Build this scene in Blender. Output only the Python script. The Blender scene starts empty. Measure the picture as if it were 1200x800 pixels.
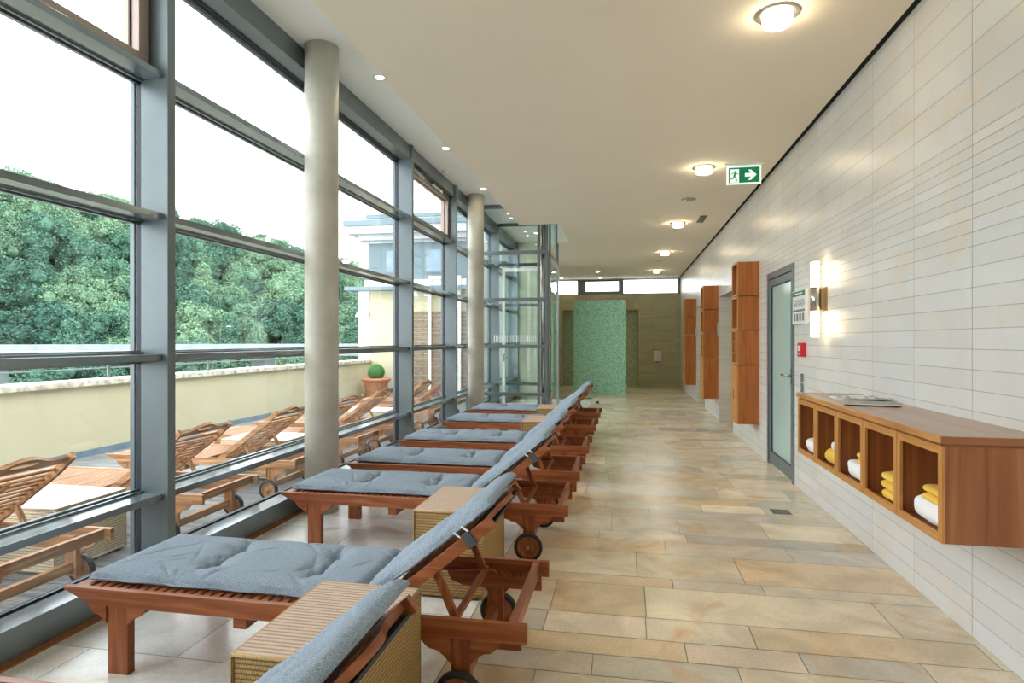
import bpy, bmesh, math, random
from mathutils import Vector, noise

random.seed(7)
SC = bpy.context.scene
COL = SC.collection

# ------------------------------------------------------------------ camera
F_PX = 712.0
YAW = math.atan(133 / F_PX)
cam_d = bpy.data.cameras.new('camera')
cam_d.sensor_width = 36.0
cam_d.lens = F_PX / 1200 * 36
cam_d.shift_y = -1.0 / 1200
cam_d.clip_end = 1500
cam_d.clip_start = 0.05
cam = bpy.data.objects.new('camera', cam_d)
cam.location = (0, 0, 1.42)
cam.rotation_euler = (math.pi / 2, 0, YAW)
COL.objects.link(cam)
SC.camera = cam

# ------------------------------------------------------------------ sky and exposure
SC.view_settings.view_transform = 'Standard'
SC.view_settings.look = 'None'
SC.view_settings.gamma = 1
SC.view_settings.use_curve_mapping = False
SC.view_settings.exposure = 1.72
SKY = 1.5
w = bpy.data.worlds.new('overcast_sky')
SC.world = w
w.use_nodes = True
nt = w.node_tree
nt.nodes.clear()
wo = nt.nodes.new('ShaderNodeOutputWorld')
bg = nt.nodes.new('ShaderNodeBackground')
tc = nt.nodes.new('ShaderNodeTexCoord')
sx = nt.nodes.new('ShaderNodeSeparateXYZ')
rp = nt.nodes.new('ShaderNodeValToRGB')
rp.color_ramp.elements[0].position = 0.0
rp.color_ramp.elements[0].color = (0.955, 0.98, 1.0, 1)
rp.color_ramp.elements[1].position = 1.0
rp.color_ramp.elements[1].color = (0.93, 0.97, 1.0, 1)
nt.links.new(tc.outputs['Generated'], sx.inputs[0])
nt.links.new(sx.outputs['Z'], rp.inputs[0])
nt.links.new(rp.outputs[0], bg.inputs[0])
bg.inputs[1].default_value = SKY
nt.links.new(bg.outputs[0], wo.inputs[0])
SC.cycles.max_bounces = 10
SC.cycles.diffuse_bounces = 7
SC.cycles.glossy_bounces = 4
SC.cycles.transparent_max_bounces = 16
SC.cycles.sample_clamp_indirect = 6

# soft high sun behind thin cloud, lights only the terrace side
sd = bpy.data.lights.new('veiled_sun', 'SUN')
sd.energy = 0.25
sd.angle = math.radians(12)
sd.color = (1.0, 0.96, 0.9)
so = bpy.data.objects.new('veiled_sun', sd)
so.rotation_euler = (math.radians(18), math.radians(22), 0)
COL.objects.link(so)


# ------------------------------------------------------------------ materials
def srgb(r, g, b):
    def f(c):
        c /= 255.0
        return c / 12.92 if c <= 0.04045 else ((c + 0.055) / 1.055) ** 2.4
    return (f(r), f(g), f(b), 1)


def mat(name, color, rough=0.5, metal=0.0, spec=0.5, **kw):
    m = bpy.data.materials.new(name)
    m.use_nodes = True
    b = m.node_tree.nodes['Principled BSDF']
    b.inputs['Base Color'].default_value = color
    b.inputs['Roughness'].default_value = rough
    b.inputs['Metallic'].default_value = metal
    b.inputs['Specular IOR Level'].default_value = spec
    return m


def node(m, t, **kw):
    n = m.node_tree.nodes.new(t)
    for k, v in kw.items():
        if k in n.inputs:
            n.inputs[k].default_value = v
        else:
            setattr(n, k, v)
    return n


def link(m, a, b):
    m.node_tree.links.new(a, b)


def bsdf(m):
    return m.node_tree.nodes['Principled BSDF']


def noise_mat(name, c1, c2, scale, rough=0.5, stretch=(1, 1, 1), coord='Object', detail=4, bump=0.0, metal=0.0, spec=0.5, p0=0.3, p1=0.7, distort=0.0):
    """two tone noise in a metre-true coordinate"""
    m = mat(name, c1, rough, metal, spec)
    tcn = node(m, 'ShaderNodeTexCoord')
    mp = node(m, 'ShaderNodeMapping')
    mp.inputs['Scale'].default_value = stretch
    nz = node(m, 'ShaderNodeTexNoise', Scale=scale, Detail=detail, Distortion=distort)
    cr = node(m, 'ShaderNodeValToRGB')
    cr.color_ramp.elements[0].position = p0
    cr.color_ramp.elements[0].color = c1
    cr.color_ramp.elements[1].position = p1
    cr.color_ramp.elements[1].color = c2
    link(m, tcn.outputs[coord], mp.inputs[0])
    link(m, mp.outputs[0], nz.inputs['Vector'])
    link(m, nz.outputs[0], cr.inputs[0])
    link(m, cr.outputs[0], bsdf(m).inputs['Base Color'])
    if bump:
        bp = node(m, 'ShaderNodeBump', Strength=bump, Distance=0.004)
        link(m, nz.outputs[0], bp.inputs['Height'])
        link(m, bp.outputs[0], bsdf(m).inputs['Normal'])
    return m


def wood_mat(name, c1, c2, c3, rough=0.38, along=2.2, across=34, spec=0.4):
    """grain runs along the u of the piece's own UV (metres)"""
    m = mat(name, c1, rough, 0, spec)
    tcn = node(m, 'ShaderNodeTexCoord')
    mp = node(m, 'ShaderNodeMapping')
    mp.inputs['Scale'].default_value = (along, across, 1)
    nz = node(m, 'ShaderNodeTexNoise', Scale=1.0, Detail=5, Distortion=0.6)
    cr = node(m, 'ShaderNodeValToRGB')
    e = cr.color_ramp.elements
    e[0].position = 0.28
    e[0].color = c1
    e[1].position = 0.75
    e[1].color = c3
    k = e.new(0.52)
    k.color = c2
    link(m, tcn.outputs['UV'], mp.inputs[0])
    link(m, mp.outputs[0], nz.inputs['Vector'])
    link(m, nz.outputs[0], cr.inputs[0])
    link(m, cr.outputs[0], bsdf(m).inputs['Base Color'])
    bp = node(m, 'ShaderNodeBump', Strength=0.12, Distance=0.002)
    link(m, nz.outputs[0], bp.inputs['Height'])
    link(m, bp.outputs[0], bsdf(m).inputs['Normal'])
    return m


def glass_mat(name, tint=(0.975, 0.992, 0.988, 1), base=0.03, gain=0.9):
    m = bpy.data.materials.new(name)
    m.use_nodes = True
    m.node_tree.nodes.clear()
    out = node(m, 'ShaderNodeOutputMaterial')
    mix = node(m, 'ShaderNodeMixShader')
    tr = node(m, 'ShaderNodeBsdfTransparent', Color=tint)
    gl = node(m, 'ShaderNodeBsdfGlossy', Color=(0.95, 0.98, 1, 1), Roughness=0.0)
    lw = node(m, 'ShaderNodeLayerWeight', Blend=0.5)
    pw = node(m, 'ShaderNodeMath', operation='POWER')
    pw.inputs[1].default_value = 5.0
    ml = node(m, 'ShaderNodeMath', operation='MULTIPLY_ADD')
    ml.inputs[1].default_value = gain
    ml.inputs[2].default_value = base
    link(m, lw.outputs['Facing'], pw.inputs[0])
    link(m, pw.outputs[0], ml.inputs[0])
    link(m, ml.outputs[0], mix.inputs[0])
    link(m, tr.outputs[0], mix.inputs[1])
    link(m, gl.outputs[0], mix.inputs[2])
    link(m, mix.outputs[0], out.inputs[0])
    return m


def emit_mat(name, color, strength):
    m = mat(name, color, 0.4)
    b = bsdf(m)
    b.inputs['Emission Color'].default_value = color
    b.inputs['Emission Strength'].default_value = strength
    return m


def tile_mat(name, rough=0.35, scale=3.0, amp=0.16, spec=0.5, bump=0.08, fine=60, warm=None, distort=1.2):
    """colour per tile from the mesh attribute 'tone', mottled by noise"""
    m = mat(name, (0.5, 0.5, 0.5, 1), rough, 0, spec)
    at = node(m, 'ShaderNodeAttribute', attribute_name='tone')
    tcn = node(m, 'ShaderNodeTexCoord')
    nz = node(m, 'ShaderNodeTexNoise', Scale=scale, Detail=6, Distortion=distort)
    n2 = node(m, 'ShaderNodeTexNoise', Scale=fine, Detail=3)
    link(m, tcn.outputs['Object'], nz.inputs['Vector'])
    link(m, tcn.outputs['Object'], n2.inputs['Vector'])
    mr = node(m, 'ShaderNodeMapRange')
    mr.inputs['From Min'].default_value = 0.3
    mr.inputs['From Max'].default_value = 0.7
    mr.inputs['To Min'].default_value = 1 - amp
    mr.inputs['To Max'].default_value = 1 + amp * 0.6
    link(m, nz.outputs[0], mr.inputs[0])
    m2 = node(m, 'ShaderNodeMapRange')
    m2.inputs['From Min'].default_value = 0.3
    m2.inputs['From Max'].default_value = 0.7
    m2.inputs['To Min'].default_value = 1 - amp * 0.4
    m2.inputs['To Max'].default_value = 1 + amp * 0.3
    link(m, n2.outputs[0], m2.inputs[0])
    mu = node(m, 'ShaderNodeMath', operation='MULTIPLY')
    link(m, mr.outputs[0], mu.inputs[0])
    link(m, m2.outputs[0], mu.inputs[1])
    vm = node(m, 'ShaderNodeVectorMath', operation='SCALE')
    link(m, at.outputs['Color'], vm.inputs[0])
    link(m, mu.outputs[0], vm.inputs['Scale'])
    last = vm.outputs[0]
    if warm:
        n3 = node(m, 'ShaderNodeTexNoise', Scale=1.7, Detail=4, Distortion=2.0)
        link(m, tcn.outputs['Object'], n3.inputs['Vector'])
        cr = node(m, 'ShaderNodeMapRange')
        cr.inputs['From Min'].default_value = 0.55
        cr.inputs['From Max'].default_value = 0.72
        cr.inputs['To Min'].default_value = 0.0
        cr.inputs['To Max'].default_value = warm[1]
        link(m, n3.outputs[0], cr.inputs[0])
        mx = node(m, 'ShaderNodeMix', data_type='RGBA')
        link(m, cr.outputs[0], mx.inputs[0])
        link(m, last, mx.inputs[6])
        mx.inputs[7].default_value = warm[0]
        last = mx.outputs[2]
    link(m, last, bsdf(m).inputs['Base Color'])
    if bump:
        bp = node(m, 'ShaderNodeBump', Strength=bump, Distance=0.003)
        link(m, nz.outputs[0], bp.inputs['Height'])
        link(m, bp.outputs[0], bsdf(m).inputs['Normal'])
    return m


def wicker_mat(name, ca, cb, dark, row=0.0155, rough=0.55, asp=0.5):
    """rows of woven cane in the metre-true UV"""
    m = mat(name, ca, rough, 0, 0.3)
    tcn = node(m, 'ShaderNodeTexCoord')
    sp = node(m, 'ShaderNodeSeparateXYZ')
    link(m, tcn.outputs['UV'], sp.inputs[0])

    def mth(op, a, b=None):
        n = node(m, 'ShaderNodeMath', operation=op)
        for i, v in enumerate((a, b)):
            if v is None:
                continue
            if isinstance(v, (int, float)):
                n.inputs[i].default_value = v
            else:
                link(m, v, n.inputs[i])
        return n.outputs[0]
    r = mth('DIVIDE', sp.outputs['Y'], row)
    ridx = mth('FLOOR', r)
    rf = mth('SUBTRACT', r, ridx)
    arch = mth('SINE', mth('MULTIPLY', rf, math.pi))           # 0..1..0 in every row
    sh = mth('MULTIPLY', mth('MODULO', ridx, 2.0), 0.5)
    c = mth('ADD', mth('DIVIDE', sp.outputs['X'], row * asp), sh)
    cf = mth('SUBTRACT', c, mth('FLOOR', c))
    hump = mth('SINE', mth('MULTIPLY', cf, math.pi))
    h = mth('MULTIPLY', mth('POWER', arch, 0.6), mth('ADD', mth('MULTIPLY', hump, 0.55), 0.45))
    nz = node(m, 'ShaderNodeTexNoise', Scale=70.0, Detail=2)
    link(m, tcn.outputs['UV'], nz.inputs['Vector'])
    tone = mth('ADD', h, mth('MULTIPLY', mth('SUBTRACT', nz.outputs[0], 0.5), 0.5))
    cr = node(m, 'ShaderNodeValToRGB')
    e = cr.color_ramp.elements
    e[0].position = 0.12
    e[0].color = dark
    e[1].position = 0.95
    e[1].color = cb
    k = e.new(0.5)
    k.color = ca
    link(m, tone, cr.inputs[0])
    link(m, cr.outputs[0], bsdf(m).inputs['Base Color'])
    bp = node(m, 'ShaderNodeBump', Strength=0.8, Distance=0.004)
    link(m, h, bp.inputs['Height'])
    link(m, bp.outputs[0], bsdf(m).inputs['Normal'])
    return m


M = {}
M['teak'] = wood_mat('teak', srgb(118, 62, 34), srgb(152, 86, 50), srgb(178, 110, 68))
M['teak_weathered'] = wood_mat('weathered_teak', srgb(120, 82, 58), srgb(176, 128, 88), srgb(214, 172, 128), rough=0.55)
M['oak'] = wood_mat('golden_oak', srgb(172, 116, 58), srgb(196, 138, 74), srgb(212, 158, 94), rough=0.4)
M['cherry'] = wood_mat('cherry_veneer', srgb(146, 82, 36), srgb(170, 100, 48), srgb(184, 114, 60), rough=0.35, along=1.2, across=22)
M['walnut'] = wood_mat('walnut_veneer', srgb(124, 72, 40), srgb(158, 98, 60), srgb(180, 120, 80), rough=0.4, along=1.0, across=16)
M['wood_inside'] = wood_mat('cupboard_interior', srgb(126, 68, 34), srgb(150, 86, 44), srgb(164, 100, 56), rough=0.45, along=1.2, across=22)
M['counter'] = wood_mat('worktop', srgb(160, 124, 98), srgb(168, 132, 104), srgb(174, 138, 110), rough=0.25, along=0.8, across=8, spec=0.5)
M['alu'] = noise_mat('aluminium_frame', srgb(108, 118, 122), srgb(117, 127, 131), 3, 0.36, metal=0.35)
M['ledge'] = noise_mat('polished_ledge', srgb(122, 134, 140), srgb(132, 144, 150), 3, 0.18, metal=0.5, spec=0.8)
M['sash'] = mat('warm_reflection_sash', srgb(164, 148, 138), 0.3, 0.4)  # warm reflection of the room lamps painted into the frame colour
M['screen'] = wood_mat('screen_boards', srgb(112, 92, 76), srgb(140, 116, 96), srgb(160, 136, 114), rough=0.6)
M['alu_light'] = mat('pale_aluminium', srgb(186, 192, 196), 0.3, 0.5)
M['gasket'] = mat('dark_gasket', srgb(42, 50, 60), 0.5)
M['steel'] = mat('brushed_steel', srgb(190, 188, 182), 0.25, 0.9)
M['brass'] = mat('warm_metal', srgb(176, 150, 108), 0.3, 0.85)
M['glass'] = glass_mat('clear_glass')
M['glass_inner'] = glass_mat('lobby_glass', tint=(0.94, 0.98, 0.972, 1), base=0.04)
M['frosted'] = mat('frosted_glass', srgb(176, 206, 202), 0.12, 0, 0.6)
M['plaster'] = noise_mat('ceiling_plaster', srgb(244, 234, 216), srgb(246, 237, 220), 2, 0.85)
M['plaster_pale'] = noise_mat('pale_plaster', srgb(240, 240, 234), srgb(243, 243, 238), 2, 0.85)
M['black'] = mat('black_shadow_gap', srgb(14, 14, 14), 0.9)
M['concrete'] = noise_mat('column_concrete', srgb(184, 180, 166), srgb(204, 200, 187), 5, 0.5, bump=0.15)
M['wall_tile'] = tile_mat('wall_tile', rough=0.3, scale=1.6, amp=0.05, bump=0.02, spec=0.3, warm=(srgb(226, 206, 180), 0.45))
M['dark_tile'] = tile_mat('taupe_wall_tile', rough=0.35, scale=2.0, amp=0.08, bump=0.03)
M['sandstone'] = tile_mat('sandstone', rough=0.24, scale=2.6, amp=0.19, bump=0.1, warm=(srgb(218, 164, 98), 0.6))
M['grout'] = mat('grout', srgb(150, 142, 120), 0.8)
M['wall_grout'] = mat('wall_grout', srgb(176, 176, 171), 0.8)
M['rubber'] = mat('rubber', srgb(38, 40, 42), 0.55)
M['wicker'] = wicker_mat('golden_wicker', srgb(176, 142, 90), srgb(206, 176, 122), srgb(112, 80, 42))
M['wicker_top'] = wicker_mat('woven_cane_top', srgb(200, 170, 146), srgb(228, 206, 186), srgb(152, 116, 96), row=0.021, asp=0.3)
M['wicker_pale'] = wicker_mat('bleached_wicker', srgb(206, 190, 160), srgb(230, 218, 196), srgb(130, 112, 84), row=0.018)
M['white_cloth'] = noise_mat('white_towelling', srgb(240, 240, 240), srgb(252, 252, 252), 300, 0.9, bump=0.6)
M['yellow_cloth'] = noise_mat('yellow_towelling', srgb(238, 190, 72), srgb(250, 210, 100), 300, 0.9, bump=0.6)
M['cushion'] = noise_mat('blue_grey_woven_cloth', srgb(108, 122, 138), srgb(172, 186, 200), 260, 0.85, bump=0.35, detail=3, spec=0.2, stretch=(1, 1.6, 1), p0=0.32, p1=0.68)
M['cushion_dark'] = noise_mat('grey_backing_cloth', srgb(70, 76, 82), srgb(92, 98, 102), 420, 0.9, detail=2, spec=0.15)
M['render_cream'] = noise_mat('cream_render', srgb(204, 198, 166), srgb(210, 204, 173), 1.2, 0.9)
M['render_white'] = noise_mat('white_render', srgb(240, 240, 236), srgb(246, 246, 244), 1.2, 0.9)
M['stone_cap'] = noise_mat('weathered_coping', srgb(168, 162, 142), srgb(226, 222, 208), 9, 0.85, detail=8, bump=0.4, p0=0.35, p1=0.55)
M['zinc'] = noise_mat('zinc_flashing', srgb(120, 142, 160), srgb(140, 162, 178), 4, 0.4, metal=0.3)
M['roof_metal'] = noise_mat('grey_roof_metal', srgb(104, 124, 134), srgb(114, 134, 144), 2, 0.5)
M['terracotta'] = noise_mat('terracotta', srgb(188, 118, 84), srgb(206, 140, 104), 6, 0.8)
M['road'] = noise_mat('pale_concrete', srgb(140, 148, 152), srgb(160, 168, 172), 1, 0.8)
M['bark'] = mat('bark', srgb(110, 100, 84), 0.9)
M['red'] = mat('red_enamel', srgb(196, 30, 42), 0.35)
M['white_plastic'] = mat('white_plastic', srgb(236, 236, 232), 0.4)
M['green_sign'] = emit_mat('green_sign_face', srgb(0, 122, 78), 0.12)
M['white_sign'] = emit_mat('white_sign_face', srgb(222, 240, 233), 0.2)
M['green_print'] = mat('green_print', srgb(22, 128, 92), 0.5)
M['grey_print'] = mat('grey_print', srgb(120, 128, 130), 0.5)
M['lamp_glow'] = emit_mat('warm_lamp_glass', srgb(255, 230, 190), 10.0)
M['tube_glow'] = emit_mat('frosted_tube', srgb(255, 228, 186), 3.2)
M['spot_glow'] = emit_mat('small_spot_lens', srgb(255, 236, 200), 30.0)
M['paper'] = noise_mat('printed_paper', srgb(120, 122, 126), srgb(232, 234, 238), 24, 0.3, p0=0.45, p1=0.6)
M['paper_grey'] = noise_mat('grey_cover', srgb(128, 126, 120), srgb(160, 158, 150), 12, 0.35)


def deck_mat():
    m = mat('grooved_deck_board', srgb(120, 122, 124), 0.55)
    tcn = node(m, 'ShaderNodeTexCoord')
    mp = node(m, 'ShaderNodeMapping')
    mp.inputs['Scale'].default_value = (0.8, 14, 1)
    nz = node(m, 'ShaderNodeTexNoise', Scale=1.5, Detail=5)
    link(m, tcn.outputs['Object'], mp.inputs[0])
    link(m, mp.outputs[0], nz.inputs['Vector'])
    cr = node(m, 'ShaderNodeValToRGB')
    cr.color_ramp.elements[0].position = 0.3
    cr.color_ramp.elements[0].color = srgb(92, 94, 98)
    cr.color_ramp.elements[1].position = 0.7
    cr.color_ramp.elements[1].color = srgb(156, 156, 154)
    link(m, nz.outputs[0], cr.inputs[0])
    link(m, cr.outputs[0], bsdf(m).inputs['Base Color'])
    sp = node(m, 'ShaderNodeSeparateXYZ')
    link(m, tcn.outputs['Object'], sp.inputs[0])
    mu = node(m, 'ShaderNodeMath', operation='MULTIPLY')
    mu.inputs[1].default_value = 2 * math.pi / 0.0145
    link(m, sp.outputs['Y'], mu.inputs[0])
    sn = node(m, 'ShaderNodeMath', operation='SINE')
    link(m, mu.outputs[0], sn.inputs[0])
    bp = node(m, 'ShaderNodeBump', Strength=0.5, Distance=0.004)
    link(m, sn.outputs[0], bp.inputs['Height'])
    link(m, bp.outputs[0], bsdf(m).inputs['Normal'])
    return m


M['deck'] = deck_mat()


def mosaic_mat(name, cols, size, rough=0.25):
    m = mat(name, cols[0], rough)
    tcn = node(m, 'ShaderNodeTexCoord')
    vs = node(m, 'ShaderNodeVectorMath', operation='SCALE')
    vs.inputs['Scale'].default_value = 1.0 / size
    fl = node(m, 'ShaderNodeVectorMath', operation='FLOOR')
    wn = node(m, 'ShaderNodeTexWhiteNoise', noise_dimensions='3D')
    cr = node(m, 'ShaderNodeValToRGB')
    cr.color_ramp.interpolation = 'CONSTANT'
    e = cr.color_ramp.elements
    e[0].position = 0
    e[0].color = cols[0]
    e[1].position = 1.0 / len(cols)
    e[1].color = cols[1]
    for i in range(2, len(cols)):
        k = e.new(i / len(cols))
        k.color = cols[i]
    link(m, tcn.outputs['UV'], vs.inputs[0])
    link(m, vs.outputs[0], fl.inputs[0])
    link(m, fl.outputs[0], wn.inputs['Vector'])
    link(m, wn.outputs['Value'], cr.inputs[0])
    link(m, cr.outputs[0], bsdf(m).inputs['Base Color'])
    return m


M['mosaic'] = mosaic_mat('turquoise_mosaic', [srgb(156, 214, 190), srgb(174, 226, 202), srgb(134, 198, 174), srgb(186, 234, 212), srgb(162, 218, 194)], 0.025)
M['mosaic_olive'] = mosaic_mat('olive_mosaic', [srgb(170, 182, 146), srgb(182, 192, 158), srgb(158, 174, 138)], 0.042)


def leaf_mat(name, c1, c2, c3):
    m = mat(name, c1, 0.7, 0, 0.2)
    oi = node(m, 'ShaderNodeObjectInfo')
    tcn = node(m, 'ShaderNodeTexCoord')
    nz = node(m, 'ShaderNodeTexNoise', Scale=1.6, Detail=6)
    link(m, tcn.outputs['Object'], nz.inputs['Vector'])
    a = node(m, 'ShaderNodeMath', operation='MULTIPLY_ADD')
    a.inputs[1].default_value = 0.75
    link(m, oi.outputs['Random'], a.inputs[0])
    mm = node(m, 'ShaderNodeMath', operation='MULTIPLY')
    mm.inputs[1].default_value = 0.5
    link(m, nz.outputs[0], mm.inputs[0])
    link(m, mm.outputs[0], a.inputs[2])
    cr = node(m, 'ShaderNodeValToRGB')
    e = cr.color_ramp.elements
    e[0].position = 0.15
    e[0].color = c1
    e[1].position = 1.0
    e[1].color = c3
    k = e.new(0.6)
    k.color = c2
    link(m, a.outputs[0], cr.inputs[0])
    link(m, cr.outputs[0], bsdf(m).inputs['Base Color'])
    return m


M['leaf'] = leaf_mat('forest_leaves', srgb(54, 90, 80), srgb(84, 124, 104), srgb(124, 156, 124))
M['box_leaf'] = leaf_mat('box_leaves', srgb(58, 116, 60), srgb(84, 146, 70), srgb(110, 170, 84))
M['hill'] = noise_mat('wooded_ground', srgb(40, 68, 54), srgb(58, 88, 66), 0.3, 0.95)


# ------------------------------------------------------------------ mesh builder
class MB:
    def __init__(self):
        self.v, self.f, self.uv, self.mi, self.col, self.sm = [], [], [], [], [], []

    def face(self, idx, uvs, mi=0, tone=None, smooth=False):
        self.f.append(idx)
        self.uv.append(uvs)
        self.mi.append(mi)
        self.col.append(tone)
        self.sm.append(smooth)

    def solid(self, verts, faces, mi=0, tone=None, smooth=False, long=None, rand=True):
        """verts: coordinates, faces: index lists; metre-true UV whose u follows the longest extent"""
        o = len(self.v)
        self.v += [tuple(p) for p in verts]
        ext = [max(p[k] for p in verts) - min(p[k] for p in verts) for k in range(3)]
        la = ext.index(max(ext)) if long is None else long
        ru, rv = (random.uniform(0, 9), random.uniform(0, 9)) if rand else (0, 0)
        for f in faces:
            P = [Vector(verts[i]) for i in f]
            n = Vector((0, 0, 0))
            for i in range(len(P)):
                a, b = P[i], P[(i + 1) % len(P)]
                n += a.cross(b)
            k = max(range(3), key=lambda i: abs(n[i]))
            ax = [i for i in range(3) if i != k]
            if la in ax:
                u, v_ = la, [i for i in ax if i != la][0]
            else:
                u, v_ = ax
            self.face([o + i for i in f], [(p[u] + ru, p[v_] + rv + (0.37 * k if rand else 0)) for p in P], mi, tone, smooth)
        return self

    def box(self, x0, x1, y0, y1, z0, z1, mi=0, tone=None, long=None, rand=True):
        v = [(x0, y0, z0), (x1, y0, z0), (x1, y1, z0), (x0, y1, z0), (x0, y0, z1), (x1, y0, z1), (x1, y1, z1), (x0, y1, z1)]
        return self.solid(v, [(0, 3, 2, 1), (4, 5, 6, 7), (0, 1, 5, 4), (1, 2, 6, 5), (2, 3, 7, 6), (3, 0, 4, 7)], mi, tone, False, long, rand)

    def prism(self, pts, axis, a, b, mi=0, long=None):
        """extrude a polygon (given in the two other axes, in order) along an axis"""
        def mk(p, t):
            q = list(p)
            q.insert(axis, t)
            return tuple(q)
        n = len(pts)
        v = [mk(p, a) for p in pts] + [mk(p, b) for p in pts]
        area = sum(pts[i][0] * pts[(i + 1) % n][1] - pts[(i + 1) % n][0] * pts[i][1] for i in range(n))
        f = [tuple(range(n)), tuple(range(2 * n - 1, n - 1, -1))]
        f += [(i, i + n, (i + 1) % n + n, (i + 1) % n) for i in range(n)]
        flip = (area > 0) != (axis == 1)
        if flip:
            f = [tuple(reversed(q)) for q in f]
        return self.solid(v, f, mi, None, False, long)

    def beam(self, p, q, w, h, mi=0, up=(0, 0, 1)):
        """rectangular bar from p to q, w sideways, h along up"""
        p, q = Vector(p), Vector(q)
        d = (q - p).normalized()
        s = d.cross(Vector(up)).normalized()
        t = s.cross(d).normalized()
        v = []
        for c in (p, q):
            for a, b in ((-1, -1), (1, -1), (1, 1), (-1, 1)):
                v.append(tuple(c + s * a * w / 2 + t * b * h / 2))
        return self.solid(v, [(0, 1, 2, 3), (7, 6, 5, 4), (0, 4, 5, 1), (1, 5, 6, 2), (2, 6, 7, 3), (3, 7, 4, 0)], mi)

    def lathe(self, prof, seg=32, origin=(0, 0, 0), axis=2, mi=0, smooth=True, caps=True):
        """prof: (radius, height) pairs along the axis"""
        o = Vector(origin)
        verts, faces = [], []

        def pt(r, a, h):
            c, s = r * math.cos(a), r * math.sin(a)
            p = {2: (c, s, h), 0: (h, c, s), 1: (s, h, c)}[axis]
            return tuple(o + Vector(p))
        for r, h in prof:
            for i in range(seg):
                verts.append(pt(max(r, 1e-5), 2 * math.pi * i / seg, h))
        for k in range(len(prof) - 1):
            for i in range(seg):
                j = (i + 1) % seg
                faces.append((k * seg + i, k * seg + j, (k + 1) * seg + j, (k + 1) * seg + i))
        self.solid(verts, faces, mi, None, smooth)
        if caps:
            n = len(self.v) - len(verts)
            for k, rev in ((0, True), (len(prof) - 1, False)):
                if prof[k][0] > 1e-4:
                    idx = [n + k * seg + i for i in range(seg)]
                    if rev:
                        idx.reverse()
                    self.face(idx, [(self.v[i][0], self.v[i][1]) for i in idx], mi, None, False)
        return self

    def tube(self, pts, r, seg=10, mi=0, closed_ends=True):
        pts = [Vector(p) for p in pts]
        verts, faces = [], []
        for i, p in enumerate(pts):
            d = (pts[min(i + 1, len(pts) - 1)] - pts[max(i - 1, 0)]).normalized()
            up = Vector((0, 0, 1)) if abs(d.z) < 0.9 else Vector((1, 0, 0))
            s = d.cross(up).normalized()
            t = s.cross(d)
            for k in range(seg):
                a = 2 * math.pi * k / seg
                verts.append(tuple(p + (s * math.cos(a) + t * math.sin(a)) * r))
        for i in range(len(pts) - 1):
            for k in range(seg):
                j = (k + 1) % seg
                faces.append((i * seg + k, i * seg + j, (i + 1) * seg + j, (i + 1) * seg + k))
        faces.append(tuple(range(seg - 1, -1, -1)))
        faces.append(tuple((len(pts) - 1) * seg + k for k in range(seg)))
        return self.solid(verts, faces, mi, None, True)

    def grid(self, fn, nu, nv, mi=0, closed_v=False, smooth=True):
        """surface from fn(i/nu, j/nv)"""
        verts = [tuple(fn(i / nu, j / nv)) for i in range(nu + 1) for j in range(nv + 1)]
        faces = [(i * (nv + 1) + j, (i + 1) * (nv + 1) + j, (i + 1) * (nv + 1) + j + 1, i * (nv + 1) + j + 1) for i in range(nu) for j in range(nv)]
        return self.solid(verts, faces, mi, None, smooth, rand=False)

    def build(self, name, mats, parent=None, bevel=0.0, loc=None):
        me = bpy.data.meshes.new(name)
        me.from_pydata(self.v, [], self.f)
        if not isinstance(mats, (list, tuple)):
            mats = [mats]
        for m in mats:
            me.materials.append(m)
        uvl = me.uv_layers.new(name='UVMap')
        flat = [c for f in self.uv for uv in f for c in uv]
        uvl.data.foreach_set('uv', flat)
        me.polygons.foreach_set('material_index', self.mi)
        me.polygons.foreach_set('use_smooth', self.sm)
        if any(c is not None for c in self.col):
            ca = me.color_attributes.new('tone', 'FLOAT_COLOR', 'CORNER')
            buf = []
            for f, c in zip(self.f, self.col):
                buf += list(c or (0.5, 0.5, 0.5, 1)) * len(f)
            ca.data.foreach_set('color', buf)
        me.update()
        if bevel:
            bm = bmesh.new()
            bm.from_mesh(me)
            ed = [e for e in bm.edges if len(e.link_faces) == 2 and e.calc_face_angle(0) > 0.6]
            bmesh.ops.bevel(bm, geom=ed, offset=bevel, segments=2, affect='EDGES', profile=0.6)
            bm.to_mesh(me)
            bm.free()
        me.validate()
        o = bpy.data.objects.new(name, me)
        COL.objects.link(o)
        if parent:
            o.parent = parent
        if loc:
            o.location = loc
        return o


def tag(o, label=None, cat=None, group=None, kind=None):
    if label:
        o['label'] = label
    if cat:
        o['category'] = cat
    if group:
        o['group'] = group
    if kind:
        o['kind'] = kind
    return o


def empty(name, loc=(0, 0, 0), rz=0):
    o = bpy.data.objects.new(name, None)
    o.empty_display_size = 0.1
    COL.objects.link(o)
    o.location = loc
    o.rotation_euler = (0, 0, rz)
    return o


def copy_tree(o, parent=None):
    c = o.copy()
    COL.objects.link(c)
    c.parent = parent
    for ch in list(o.children):
        copy_tree(ch, c)
    return c


def structure(o):
    o['kind'] = 'structure'
    return o


# ================================================================== STRUCTURE
XR = 1.635          # right wall face
XF = -2.655         # inner face of the window frames
XG = -2.83          # glass plane
ZC = 3.32           # main ceiling
ZS = 3.87           # raised strip by the windows
YB = 18.9           # far wall
DECK = -0.05

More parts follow.
